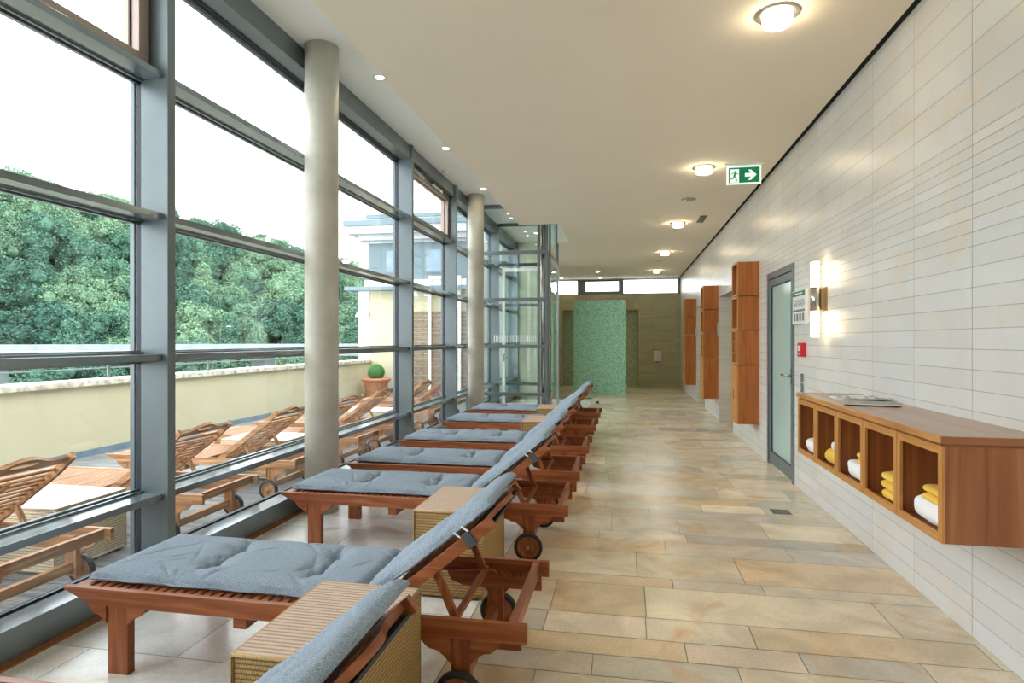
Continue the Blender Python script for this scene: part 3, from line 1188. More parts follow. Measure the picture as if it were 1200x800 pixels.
def tree_mesh(seed, R, H, leafs, size, conic=False):
    r = random.Random(seed)
    q = MB()
    lumps = []
    for k in range(26):
        a = r.uniform(0, 2 * math.pi)
        h = r.uniform(-0.6, 0.95)
        if conic:
            rad = R * 0.62 * (1 - (h + 0.6) / 1.62) * r.uniform(0.5, 1)
            lr = R * (0.34 - 0.16 * (h + 0.6) / 1.55) * r.uniform(0.8, 1.2)
        else:
            rad = R * 0.74 * math.sqrt(max(0.03, 1 - h * h)) * r.uniform(0.75, 1.05)
            lr = R * r.uniform(0.2, 0.34)
        lumps.append((Vector((math.cos(a) * rad, math.sin(a) * rad, H * 0.58 + h * H * 0.34)), lr))
    lumps.append((Vector((0, 0, H * 0.56)), R * (0.45 if conic else 0.66)))
    lumps.append((Vector((0, 0, H * 0.74)), R * (0.25 if conic else 0.5)))
    per = leafs // len(lumps)
    for c, rad in lumps:
        for _ in range(per):
            n = Vector((r.gauss(0, 1), r.gauss(0, 1), r.gauss(0, 1))).normalized()
            if n.z < -0.4:
                n.z = -n.z
            p = c + n * rad * r.uniform(0.75, 1.22)
            t = n.cross(Vector((r.uniform(-1, 1), r.uniform(-1, 1), r.uniform(-1, 1)))).normalized()
            n2 = (n * 0.5 + Vector((r.gauss(0, 1), r.gauss(0, 1), r.gauss(0.5, 1))) * 0.6).normalized()
            t = n2.cross(t).normalized()
            s = n2.cross(t).normalized()
            l = size * r.uniform(0.6, 1.3)
            q.solid([p + t * l, p + s * l * 0.8, p - t * l, p - s * l * 0.8], [(0, 1, 2, 3)], 0)
        # dark inner volume so the crown is not see-through
        vs, fs = [], []
        for i in range(5):
            th = math.pi * (i + 0.5) / 5
            for j in range(7):
                ph = 2 * math.pi * j / 7
                vs.append(c + Vector((math.sin(th) * math.cos(ph), math.sin(th) * math.sin(ph), math.cos(th))) * rad * 0.62)
        for i in range(4):
            for j in range(7):
                fs.append((i * 7 + j, (i + 1) * 7 + j, (i + 1) * 7 + (j + 1) % 7, i * 7 + (j + 1) % 7))
        q.solid(vs, fs, 0)
    q.lathe([(0.18, 0), (0.12, H * 0.5)], 7, mi=1)
    return q


protos = []
for k in range(5):
    o = tree_mesh(20 + k, 4.6, 9.5, 7500, 0.17).build('tree', [M['leaf'], M['bark']])
    protos.append(o)
for k in range(2):
    o = tree_mesh(40 + k, 3.6, 11.5, 6000, 0.15, True).build('tree', [M['leaf'], M['bark']])
    protos.append(o)
used_p = set()


def plant_tree(x, y, z, s, label, group, only=None):
    i = r3.choice(only) if only else r3.randrange(len(protos))
    if i in used_p:
        o = protos[i].copy()
        COL.objects.link(o)
    else:
        o = protos[i]
        used_p.add(i)
    o.location = (x, y, z)
    o.rotation_euler = (0, 0, r3.uniform(0, 6.28))
    o.scale = (s, s, s * r3.uniform(0.9, 1.15))
    tag(o, label, 'tree', group)


cnt = 0
for ri, r in enumerate((91, 95, 99, 103.5, 108, 113, 118.5, 124, 130, 136)):
    n = 22
    for k in range(n):
        ang = 14.5 + (k + (0.5 if ri % 2 else 0) + r3.uniform(-0.3, 0.3)) * 47 / n
        rr_ = r + r3.uniform(-1.8, 1.8)
        x, y = -math.sin(math.radians(ang)) * rr_, math.cos(math.radians(ang)) * rr_
        band = 'broad leafy tree low on the wooded hill behind the viaduct' if ri < 3 else ('leafy tree halfway up the wooded hillside' if ri < 7 else 'tree on the crest of the wooded hill against the white sky')
        grp = 'trees low on the hill' if ri < 3 else ('trees halfway up the hill' if ri < 7 else 'trees along the hill crest')
        plant_tree(x, y, ground_z(x, y) - (2.6 if ri > 4 else 1.2), r3.uniform(0.75, 1.05), band, grp, only=[0, 1, 2, 3, 4] if ri > 5 else None)
        cnt += 1
for k in range(16):
    ang = 20 + k * 2.7 + r3.uniform(-0.8, 0.8)
    r = r3.uniform(31, 41)
    x, y = -math.sin(math.radians(ang)) * r, math.cos(math.radians(ang)) * r
    sc_ = r3.uniform(0.68, 0.86)
    plant_tree(x, y, -8.0, sc_, 'bushy tree on the valley floor between the parapet and the viaduct', 'trees before the viaduct', only=[0, 1, 2, 3, 4])

# viaduct across the valley
va, vb = ray_dir(-120) * 50, ray_dir(560) * 76
vd = empty('viaduct', (va.x, va.y, -8))
tag(vd, 'long pale concrete road viaduct with white parapet crossing the valley below the hill', 'viaduct')
D = Vector((vb.x - va.x, vb.y - va.y, 0))
dn = D.normalized()
q = MB()
q.beam((0, 0, 8.15), tuple(D + Vector((0, 0, 8.15))), 6.5, 0.7)
q.build('deck', M['road'], vd)
q = MB()
side = Vector((dn.y, -dn.x, 0)) * 3.1
q.beam(tuple(side + Vector((0, 0, 8.85))), tuple(side + D + Vector((0, 0, 8.85))), 0.15, 0.5)
q.build('parapet', M['road'], vd)
t = 6
while t < D.length:
    q = MB()
    c = dn * t
    q.box(c.x - 0.8, c.x + 0.8, c.y - 0.8, c.y + 0.8, 0, 7.8)
    q.build('pier', M['road'], vd)
    t += 22
for t in (24, 33, 46, 60):
    c = va + Vector((dn.x, dn.y)) * t
    o = empty('street_lamp', (c.x, c.y, 0.5))
    tag(o, 'thin grey street lamp standing on the viaduct', 'street lamp', 'street lamps on the viaduct')
    q = MB()
    q.tube([(0, 0, 0), (0, 0, 2.2), (0.1, 0.1, 2.35), (0.5, 0.5, 2.4)], 0.03, 6)
    q.build('pole', M['alu'], o)
    q = MB()
    q.box(0.4, 0.8, 0.4, 0.6, 2.34, 2.42)
    q.build('lamp_head', M['alu_light'], o)


# ================================================================== LOUNGERS
def ogee(x0, x1, zt, zb, n=10):
    """bracket outline: full height at x1, curls up to nothing at x0"""
    pts = [(x0, zt)]
    for i in range(n + 1):
        t = i / n
        if t < 0.45:
            k = t / 0.45
            z = zt - (zt - zb) * 0.5 * math.sin(k * math.pi / 2)
        else:
            k = (t - 0.45) / 0.55
            z = zt - (zt - zb) * (0.5 + 0.5 * (1 - math.cos(k * math.pi / 2)))
        pts.append((x0 + (x1 - x0) * t, z))
    pts.append((x1, zt))
    return pts


W = 0.69
BACK = [(1.37, 0.332), (1.548, 0.478), (1.71, 0.611), (1.873, 0.745)]


def back_pts(back, off):
    """polyline offset below (off>0) the top edge of the backrest"""
    out = []
    for i, p in enumerate(back):
        a, b = Vector(back[max(i - 1, 0)]), Vector(back[min(i + 1, len(back) - 1)])
        d = (b - a).normalized()
        n = Vector((d.y, -d.x))
        out.append((p[0] + n.x * off, p[1] + n.y * off))
    return out


def make_lounger(wood, back, prop_top, prop_bot):
    m = M[wood]
    root = empty('sun_lounger')
    for y0 in (0, W - 0.028):
        q = MB()
        q.prism([(0.0, 0.362), (0.004, 0.35), (0.11, 0.305), (0.14, 0.290), (2.03, 0.290), (2.03, 0.362)], 1, y0, y0 + 0.028, long=0)
        q.build('side_rail', m, root, bevel=0.0025)
    for s in (0, 1):
        ya, yb = (0.012, 0.05) if s == 0 else (W - 0.05, W - 0.012)
        q = MB()
        q.box(0.215, 0.315, ya, yb, 0, 0.2895)
        lg = q.build('leg', m, root, bevel=0.003)
        yc, yd = (0.004, 0.024) if s == 0 else (W - 0.024, W - 0.004)
        q = MB()
        q.prism(ogee(0.125, 0.214, 0.2895, 0.215), 1, yc, yd, long=0)
        q.build('bracket', m, lg, bevel=0.0015)
        q = MB()
        q.prism(ogee(0.405, 0.316, 0.2895, 0.215), 1, yc, yd, long=0)
        q.build('bracket', m, lg, bevel=0.0015)
        q = MB()
        q.box(1.735, 1.812, ya, yb, 0.075, 0.2895)
        lg = q.build('wheel_post', m, root, bevel=0.003)
        q = MB()
        q.prism(ogee(1.605, 1.734, 0.2895, 0.195), 1, yc, yd, long=0)
        q.build('bracket', m, lg, bevel=0.0015)
        q = MB()
        q.prism(ogee(1.935, 1.813, 0.2895, 0.195), 1, yc, yd, long=0)
        q.build('bracket', m, lg, bevel=0.0015)
        # notched rack on the inner side of the rail
        yr0, yr1 = (0.052, 0.07) if s == 0 else (W - 0.07, W - 0.052)
        q = MB()
        px = prop_bot[0] - 1.735
        pts = [(1.54 + px, 0.300), (1.56 + px, 0.262), (1.62 + px, 0.24), (2.0 + min(px, 0), 0.24), (2.0 + min(px, 0), 0.318)]
        for k in range(4):
            xc = 1.895 - k * 0.035 + px
            pts += [(xc + 0.017, 0.318), (xc, 0.292), (xc - 0.016, 0.318)]
        pts += [(1.70 + px, 0.318)]
        q.prism(pts, 1, yr0, yr1, long=0)
        q.build('notched_rack', m, root)
        # wheel outside the post
        wy = -0.024 if s == 0 else W + 0.024
        sg = -1 if s == 0 else 1
        q = MB()
        R = 0.092
        q.lathe([(0.073, -0.016), (R - 0.006, -0.016), (R, -0.009), (R, 0.009), (R - 0.006, 0.016), (0.073, 0.016)], 40, (1.775, wy, R), axis=1, caps=False)
        q.lathe([(0.073, -0.016), (0.073, 0.016)], 40, (1.775, wy, R), axis=1, caps=False)
        wh = q.build('wheel', M['rubber'], root)
        q = MB()
        pr = [(0.0, 0.0125), (0.030, 0.0125), (0.034, 0.009), (0.052, 0.009), (0.055, 0.012), (0.073, 0.012)]
        q.lathe([(r_, sg * h_) for r_, h_ in pr] + [(0.073, -sg * 0.012), (0, -sg * 0.012)], 32, (1.775, wy, R), axis=1, caps=False)
        q.build('wheel_disc', m, wh)
        q = MB()
        q.lathe([(0.011, sg * 0.011), (0.011, sg * 0.018), (0.006, sg * 0.022), (0, sg * 0.022)], 16, (1.775, wy, R), axis=1)
        q.build('hub_cap', M['brass'], wh)
    q = MB()
    q.box(1.755, 1.79, 0.05, W - 0.05, 0.10, 0.155)
    q.build('axle_beam', m, root, bevel=0.002)
    for x0, x1, z0, z1 in ((0.25, 0.285, 0.205, 0.27), (0.80, 0.86, 0.235, 0.289), (1.955, 1.987, 0.30, 0.36)):
        q = MB()
        q.box(x0, x1, 0.05 if z0 < 0.29 and x0 < 0.5 else 0.028, W - (0.05 if z0 < 0.29 and x0 < 0.5 else 0.028), z0, z1)
        q.build('cross_beam', m, root, bevel=0.002)
    xe = back[0][0] - 0.04
    q = MB()
    q.box(0.03, 0.10, 0.03, W - 0.03, 0.335, 0.357)
    x = 0.118
    while x < xe - 0.03:
        q.box(x, x + 0.029, 0.03, W - 0.03, 0.338, 0.356)
        x += 0.0445
    for yy in (0.045, W - 0.07):
        q.box(0.03, xe, yy, yy + 0.025, 0.306, 0.338)
    q.build('seat_slats', m, root)
    # backrest
    br = empty('backrest')
    br.parent = root
    low = back_pts(back, 0.046)
    for y0 in (0.045, W - 0.071):
        q = MB()
        q.prism(back + low[::-1], 1, y0, y0 + 0.026, long=0)
        q.build('back_rail', m, br, bevel=0.002)
    q = MB()
    # slats strung between the rails, following the curve of the back
    tot = []
    for a, b in zip(back[:-1], back[1:]):
        a, b = Vector(a), Vector(b)
        n = max(1, int(round((b - a).length / 0.054)))
        for k in range(n):
            tot.append((a + (b - a) * ((k + 0.5) / n), (b - a).normalized()))
    for p, d in tot[:-2]:
        nrm = Vector((-d.y, d.x))
        c0 = p - nrm * 0.012
        v = []
        for yy in (0.071, W - 0.071):
            for s, t_ in ((-0.011, -0.005), (0.011, -0.005), (0.011, 0.005), (-0.011, 0.005)):
                w_ = c0 + d * s + nrm * t_
                v.append((w_.x, yy, w_.y))
        q.solid(v, [(0, 1, 2, 3), (7, 6, 5, 4), (0, 4, 5, 1), (1, 5, 6, 2), (2, 6, 7, 3), (3, 7, 4, 0)], 0)
    q.build('back_slats', m, br)
    q = MB()
    a, b = Vector(back_pts(back, 0.03)[0]), Vector(back_pts(back, 0.03)[2])
    q.beam((a.x, W / 2, a.y), (b.x, W / 2, b.y), 0.03, 0.02)
    q.build('back_batten', m, br)
    # headboard with wavy top edge and a hand hole
    d = (Vector(back[-1]) - Vector(back[-2])).normalized()
    nrm = Vector((-d.y, d.x))
    base = Vector(back[-1]) - d * 0.075
    ya, yb = 0.046, W - 0.046
    yc = W / 2

    def top(y):
        t = abs(y - yc) / (yc - ya)
        return 0.078 + 0.030 * math.cos(min(t * 1.5, 1) * math.pi) * (1 if t < 0.67 else 1) + 0.018 * max(0, t - 0.67)

    def ribbon(y0, y1, lo, hi, n=10):
        v = []
        for i in range(n + 1):
            y = y0 + (y1 - y0) * i / n
            for s_ in (lo(y), hi(y)):
                for t_ in (-0.011, 0.011):
                    w_ = base + d * s_ + nrm * (t_ - 0.012)
                    v.append((w_.x, y, w_.y))
        f = []
        for i in range(n):
            a_, b_ = i * 4, (i + 1) * 4
            f += [(a_, b_, b_ + 2, a_ + 2), (a_ + 1, a_ + 3, b_ + 3, b_ + 1), (a_, a_ + 1, b_ + 1, b_), (a_ + 2, b_ + 2, b_ + 3, a_ + 3)]
        f += [(0, 2, 3, 1), (n * 4, n * 4 + 1, n * 4 + 3, n * 4 + 2)]
        q.solid(v, f, 0)
    q = MB()
    hw = 0.085
    hole = lambda y: 0.017 * math.sqrt(max(0, 1 - ((y - yc) / hw) ** 2))
    hc = 0.058
    ribbon(ya, yc - hw, lambda y: 0.0, top)
    ribbon(yc + hw, yb, lambda y: 0.0, top)
    ribbon(yc - hw, yc + hw, lambda y: 0.0, lambda y: hc - hole(y), 16)
    ribbon(yc - hw, yc + hw, lambda y: hc + hole(y), top, 16)
    q.build('headboard', m, br)
    # folding prop
    pr = empty('prop')
    pr.parent = root
    for yy in (0.095, W - 0.095):
        q = MB()
        q.beam((prop_top[0], yy, prop_top[1]), (prop_bot[0], yy, prop_bot[1] - 0.012), 0.022, 0.03, up=(1, 0, 0))
        q.build('prop_leg', m, pr, bevel=0.002)
    q = MB()
    q.beam((prop_bot[0] - 0.004, 0.052, prop_bot[1]), (prop_bot[0] - 0.004, W - 0.052, prop_bot[1]), 0.024, 0.024)
    q.build('prop_bar', m, pr, bevel=0.002)
    return root


def make_cushion():
    """quilted mattress that follows seat and backrest, with its ties and headboard pocket"""
    root = empty('lounger_cushion')
    path = [(0.065, 0.364), (0.5, 0.364), (1.0, 0.364), (1.325, 0.364), (1.37, 0.374), (1.45, 0.434), (1.548, 0.506), (1.71, 0.638), (1.80, 0.711), (1.885, 0.780)]
    P = [Vector(p) for p in path]
    L = [0]
    for a, b in zip(P[:-1], P[1:]):
        L.append(L[-1] + (b - a).length)
    T = L[-1]
    SF = L[3] + 0.02

    def at(s):
        for i in range(len(P) - 1):
            if s <= L[i + 1] or i == len(P) - 2:
                k = (s - L[i]) / (L[i + 1] - L[i])
                p = P[i].lerp(P[i + 1], k)
                # smooth the normal
                d = (P[min(i + 1, len(P) - 1)] - P[i]).normalized()
                d2 = (P[min(i + 2, len(P) - 1)] - P[min(i + 1, len(P) - 2)]).normalized()
                dm = d.lerp(d2, max(0, k - 0.5)).normalized()
                return p, dm
    y0, y1 = 0.074, W - 0.074
    tufts = [(0.48, 0.255), (0.48, 0.45), (0.985, 0.255), (0.985, 0.45), (1.66, 0.255), (1.66, 0.45)]
    rn = random.Random(4)
    wr = [(rn.uniform(0, T), rn.uniform(0, 1), rn.uniform(-1.2, 1.2), rn.uniform(0.02, 0.05)) for _ in range(60)]

    def h(s, y):
        v = (y - y0) / (y1 - y0)
        e = min(s / 0.10, (T - s) / 0.10, v / 0.17, (1 - v) / 0.17, 1.0)
        e = max(e, 0)
        base = 0.012 + 0.044 * math.sqrt(max(0, 1 - (1 - e) ** 2))
        dip = 0
        for (ts, ty) in tufts:
            dx, dy = s - ts, y - ty
            rr2 = math.hypot(dx, dy)
            dip += 0.040 * math.exp(-(rr2 / 0.022) ** 2) + 0.016 * math.exp(-(rr2 / 0.07) ** 2)
            # radiating folds
            if 0.01 < rr2 < 0.2:
                a = math.atan2(dy, dx)
                dip += 0.007 * math.exp(-rr2 / 0.10) * (0.5 + 0.5 * math.cos(a * 6 + ts * 5)) ** 2
        for ts in (0.48, 0.985, 1.66):
            ylo, yhi = 0.255, 0.45
            k = 1.0 if ylo < y < yhi else math.exp(-((min(abs(y - ylo), abs(y - yhi))) / 0.075) ** 2)
            wob = 0.012 * math.sin(y * 16 + ts * 3)
            dip += 0.023 * k * math.exp(-((s - ts - wob) / 0.012) ** 2) + 0.009 * k * math.exp(-((s - ts) / 0.06) ** 2)
        fold = math.exp(-((s - SF) / 0.028) ** 2)
        dip += 0.036 * fold
        for (ws, wv, wa, wl) in wr:
            dx, dy = (s - ws), (y - (y0 + wv * (y1 - y0)))
            a_ = dx * math.cos(wa) + dy * math.sin(wa)
            b_ = -dx * math.sin(wa) + dy * math.cos(wa)
            dip += 0.0065 * math.exp(-(a_ / wl / 2.4) ** 2 - (b_ / 0.009) ** 2)
        if s > SF:
            dip += 0.004 * math.sin(s * 55 + 9 * v) * (1 if v < 0.5 else 0.6) * min(1, (s - SF) * 4) * e
        return max(0.008, base - dip)
    nu, nv = 250, 70
    q = MB()

    def top(u, v):
        s = u * T
        y = y0 + v * (y1 - y0) + 0.004 * math.sin(s * 11) * (1 - abs(2 * v - 1))
        edge = 0.006 * math.sin(s * 23) if v in (0.0, 1.0) else 0
        p, d = at(s)
        n = Vector((-d.y, d.x))
        w_ = p + n * h(s, y)
        return (w_.x, y + edge, w_.y)

    def bot(u, v):
        s = u * T
        y = y0 + (1 - v) * (y1 - y0)
        p, d = at(s)
        n = Vector((-d.y, d.x))
        w_ = p + n * 0.002
        return (w_.x, y, w_.y)
    q.grid(lambda u, v: top(u, v), nu, nv)
    q.grid(lambda u, v: bot(u, v), 60, 4, mi=1)
    # skirt closing the sides
    for v in (0.0, 1.0):
        q.grid(lambda u, k, v=v: tuple(Vector(top(u, v)).lerp(Vector(bot(u, 1 - v)), k if v == 0 else 1 - k)), nu, 1)
    for u in (0.0, 1.0):
        q.grid(lambda v, k, u=u: tuple(Vector(top(u, v)).lerp(Vector(bot(u, 1 - v)), k if u == 1 else 1 - k)), nv, 1)
    q.build('mattress', [M['cushion'], M['cushion_dark']], root)
    # piping along both long edges
    for v in (0.0, 1.0):
        q = MB()
        q.tube([tuple(Vector(top(i / 60, v)) + Vector((0, -0.003 if v == 0 else 0.003, -0.003))) for i in range(61)], 0.005, 6)
        q.build('piping', M['cushion'], root)
    # back flap of the headboard pocket, hanging under the rails
    q = MB()
    a, b = Vector((1.805, 0.645)), Vector((1.885, 0.710))
    dd_ = (b - a).normalized()
    nn = Vector((dd_.y, -dd_.x))

    vs = []
    for yy in (0.076, W - 0.076):
        for p, k in ((a, 0), (b, 0), (b, 1), (a, 1)):
            w_ = p + nn * (0.010 if k else 0.0)
            vs.append((w_.x, yy, w_.y))
    q.solid(vs, [(0, 1, 2, 3), (7, 6, 5, 4), (0, 4, 5, 1), (1, 5, 6, 2), (2, 6, 7, 3), (3, 7, 4, 0)], 0)
    q.build('headboard_pocket', M['cushion_dark'], root, bevel=0.003)
    # tie straps with a pale buckle round the back rail
    for s in (0, 1):
        yy0, yy1 = (0.036, 0.075) if s == 0 else (W - 0.075, W - 0.036)
        q = MB()
        c = Vector((1.785, 0.673))
        t = Vector((0.773, 0.634))
        nn2 = Vector((-t.y, t.x))
        vs = []
        for yy in (yy0, yy1):
            for s_, t_ in ((-0.019, -0.052), (0.019, -0.052), (0.019, 0.006), (-0.019, 0.006)):
                w_ = c + t * s_ + nn2 * t_
                vs.append((w_.x, yy, w_.y))
        q.solid(vs, [(0, 1, 2, 3), (7, 6, 5, 4), (0, 4, 5, 1), (1, 5, 6, 2), (2, 6, 7, 3), (3, 7, 4, 0)], 0)
        st = q.build('strap', M['cushion_dark'], root, bevel=0.002)
        q = MB()
        yb_ = yy0 if s == 0 else yy1
        for k in (-0.022, 0.018):
            w0 = c + t * k + nn2 * 0.004
            w1 = c + t * (k - 0.012) + nn2 * 0.034
            q.beam((w0.x, yb_ + 0.004, w0.y), (w1.x, yb_ + 0.01, w1.y), 0.006, 0.006, up=(0, 1, 0))
        q.build('buckle', M['white_plastic'], st)
    return root


loungers = [(0.90, 'slatted teak lounger in front of all others, only its backrest corner showing beside the wicker table'),
            (2.222, 'teak lounger with the row\'s largest visible seat, between the two big wicker tables'),
            (3.885, 'teak lounger whose foot stands beside the concrete column, just beyond the square wicker table'),
            (4.905, 'teak lounger third in the row beyond the near wicker table, close to the column'),
            (6.10, 'teak lounger in the middle of the row, with no table directly before it and darker side rail'),
            (7.63, 'teak lounger directly behind the second last wicker table'),
            (8.965, 'teak lounger at the far end of the row by the glass lobby')]
LBL = ['teak lounger of which only the padded head shows, before the big wicker table',
       'teak wheeled lounger between the two big wicker tables, its slatted foot end fully showing',
       'teak wheeled lounger with its foot beside the speckled concrete column, wicker table before it',
       'teak wheeled lounger second behind the big square wicker table, no table of its own',
       'teak wheeled lounger third behind the big square wicker table, in the middle of the row',
       'teak wheeled lounger directly behind the second last wicker table of the row',
       'teak wheeled lounger at the far end of the row beside the glass lobby']
CBL = ['blue grey cushion of which only the head end shows, before the big wicker table',
       'blue grey tufted cushion, largest in view, between the two big wicker tables',
       'blue grey tufted cushion on the lounger whose foot meets the concrete column',
       'blue grey tufted cushion on the second lounger behind the big square wicker table',
       'blue grey tufted cushion on the third lounger behind the big square wicker table',
       'blue grey tufted cushion directly behind the second last wicker table',
       'blue grey tufted cushion at the far end of the row beside the glass lobby']
lproto = make_lounger('teak', BACK, (1.655, 0.50), (1.735, 0.325))
cproto = make_cushion()
for i, (y, _) in enumerate(loungers):
    o = lproto if i == 0 else copy_tree(lproto)
    c = cproto if i == 0 else copy_tree(cproto)
    o.location = (-2.39, y, 0)
    c.location = (-2.39, y, 0)
    tag(o, LBL[i], 'sun lounger', 'teak loungers in the indoor row')
    tag(c, CBL[i], 'cushion', 'cushions on the indoor loungers')
# lounger nearest the camera sits a touch further in
lproto.location.x = cproto.location.x = -2.44

OB = [(1.16, 0.335), (1.33, 0.46), (1.66, 0.70), (1.79, 0.815)]
oproto = make_lounger('teak_weathered', OB, (1.44, 0.49), (1.55, 0.325))
ONB = ['bare weathered terrace lounger outside the first window bay, its wavy headboard cropped',
       'bare weathered terrace lounger showing behind the wide steel window post',
       'bare weathered terrace lounger just before the concrete column, seen through the second bay',
       'bare weathered terrace lounger just past the concrete column, before the terracotta pot',
       'bare weathered terrace lounger whose backrest overlaps the terracotta pot',
       'bare weathered terrace lounger deep down the terrace by the slatted screen',
       'bare weathered terrace lounger furthest down the terrace at the slatted screen']
for i, y in enumerate((2.42, 3.87, 5.12, 6.46, 7.5, 9.25, 10.6)):
    o = oproto if i == 0 else copy_tree(oproto)
    o.location = (-5.01, y, DECK)
    tag(o, ONB[i], 'sun lounger', 'weathered loungers on the terrace')


# ================================================================== WICKER TABLES
def make_table(w_, d, h, side, top):
    root = empty('wicker_table')
    q = MB()
    q.box(0, w_, 0, d, 0.012, h - 0.012, rand=False)
    q.build('body', M[side], root, bevel=0.008)
    q = MB()
    q.box(0.0, w_, 0.0, d, h - 0.012, h, rand=False, long=0)
    q.build('table_top', M[top], root, bevel=0.005)
    q = MB()
    r = 0.0065
    for x, y in ((0, 0), (w_, 0), (w_, d), (0, d)):
        q.tube([(x, y, 0.01), (x, y, h - 0.01)], r, 8)
    for z in (h - 0.006, 0.018):
        q.tube([(0, 0, z), (w_, 0, z)], r, 8)
        q.tube([(w_, 0, z), (w_, d, z)], r, 8)
        q.tube([(w_, d, z), (0, d, z)], r, 8)
        q.tube([(0, d, z), (0, 0, z)], r, 8)
    q.build('edge_binding', M[side], root)
    q = MB()
    for x, y in ((0.04, 0.04), (w_ - 0.04, 0.04), (w_ - 0.04, d - 0.04), (0.04, d - 0.04)):
        q.lathe([(0.015, 0), (0.015, 0.013)], 12, (x, y, 0))
    q.build('glides', M['rubber'], root)
    return root


tp = make_table(0.395, 0.56, 0.48, 'wicker', 'wicker_top')
TL = ['square golden wicker side table standing largest, partly behind the cropped padded backrest',
      'golden wicker cube table between the big front lounger and the lounger by the column',
      'small golden wicker table, second last in the row of loungers',
      'small golden wicker table, last one before the glass lobby']
for i, (x, y) in enumerate(((-1.165, 1.645), (-1.158, 3.225), (-1.185, 6.99), (-1.21, 8.36))):
    o = tp if i == 0 else copy_tree(tp)
    o.location = (x, y, 0)
    tag(o, TL[i], 'side table', 'wicker tables between the indoor loungers')
M['table_cover'] = mat('cream_table_cover', srgb(208, 200, 186), 0.6)
tq = make_table(0.75, 0.55, 0.42, 'wicker_pale', 'table_cover')
for i, (x, y, l) in enumerate(((-4.25, 3.2, 'pale wicker terrace table with white top seen through the first window bay'),
                               (-4.25, 5.82, 'pale wicker terrace table with white top behind the concrete column'),
                               (-4.25, 8.5, 'pale wicker terrace table with white top far down the terrace'))):
    o = tq if i == 0 else copy_tree(tq)
    o.location = (x, y, DECK)
    tag(o, l, 'side table', 'pale tables on the terrace')

# ================================================================== TOWEL BENCH ON THE RIGHT WALL
CX = 1.236
CW = 0.412
CY0 = 2.685


def make_cubby():
    root = empty('towel_cabinet')
    D_ = XR - CX
    z0, z1 = 0.612, 1.0
    t = 0.018
    q = MB()
    q.box(0.012, D_, 0.003, t, 0, z1 - z0, long=2)
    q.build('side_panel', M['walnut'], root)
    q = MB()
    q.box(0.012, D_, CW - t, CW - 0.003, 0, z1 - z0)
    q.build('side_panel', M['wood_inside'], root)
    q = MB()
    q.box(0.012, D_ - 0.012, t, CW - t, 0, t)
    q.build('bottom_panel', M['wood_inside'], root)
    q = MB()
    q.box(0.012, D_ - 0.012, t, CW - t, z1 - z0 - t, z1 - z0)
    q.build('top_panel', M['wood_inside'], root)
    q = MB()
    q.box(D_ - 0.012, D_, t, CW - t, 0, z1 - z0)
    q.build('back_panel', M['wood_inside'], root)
    q = MB()
    f_ = 0.034
    q.box(0, 0.012, 0.003, f_, 0, z1 - z0)
    q.box(0, 0.012, CW - f_, CW - 0.003, 0, z1 - z0)
    q.box(0, 0.012, f_, CW - f_, 0, f_)
    q.box(0, 0.012, f_, CW - f_, z1 - z0 - f_, z1 - z0)
    q.build('front_frame', M['oak'], root)
    return root


cp = make_cubby()
CL = ['open wooden towel cubby at the worktop\'s free end, holding white and yellow towels',
      'open wooden towel cubby holding only a stack of yellow towels',
      'open wooden towel cubby in the middle of the five',
      'open wooden towel cubby with a yellow towel under a rolled white one',
      'open wooden towel cubby next to the glass door']
for i in range(5):
    o = cp if i == 0 else copy_tree(cp)
    o.location = (CX, CY0 + CW * i, 0.612)
    tag(o, CL[i], 'cabinet', 'open cubbies under the worktop')
q = MB()
q.box(CX - 0.008, XR, CY0 - 0.008, CY0 + CW * 5 + 0.008, 1.012, 1.041, long=1)
q.box(CX + 0.012, XR, CY0 + 0.006, CY0 + CW * 5 - 0.006, 1.0, 1.012, long=1, mi=1)
q.box(CX - 0.0085, CX - 0.007, CY0 - 0.007, CY0 + CW * 5 + 0.007, 1.0125, 1.0405, long=1, mi=2)
q.box(CX - 0.006, XR, CY0 - 0.0095, CY0 - 0.0078, 1.013, 1.040, long=0, mi=1)
wt = q.build('worktop', [M['counter'], M['walnut'], M['oak']])
tag(wt, 'long wooden worktop running over the five towel cubbies on the tiled wall', 'worktop')


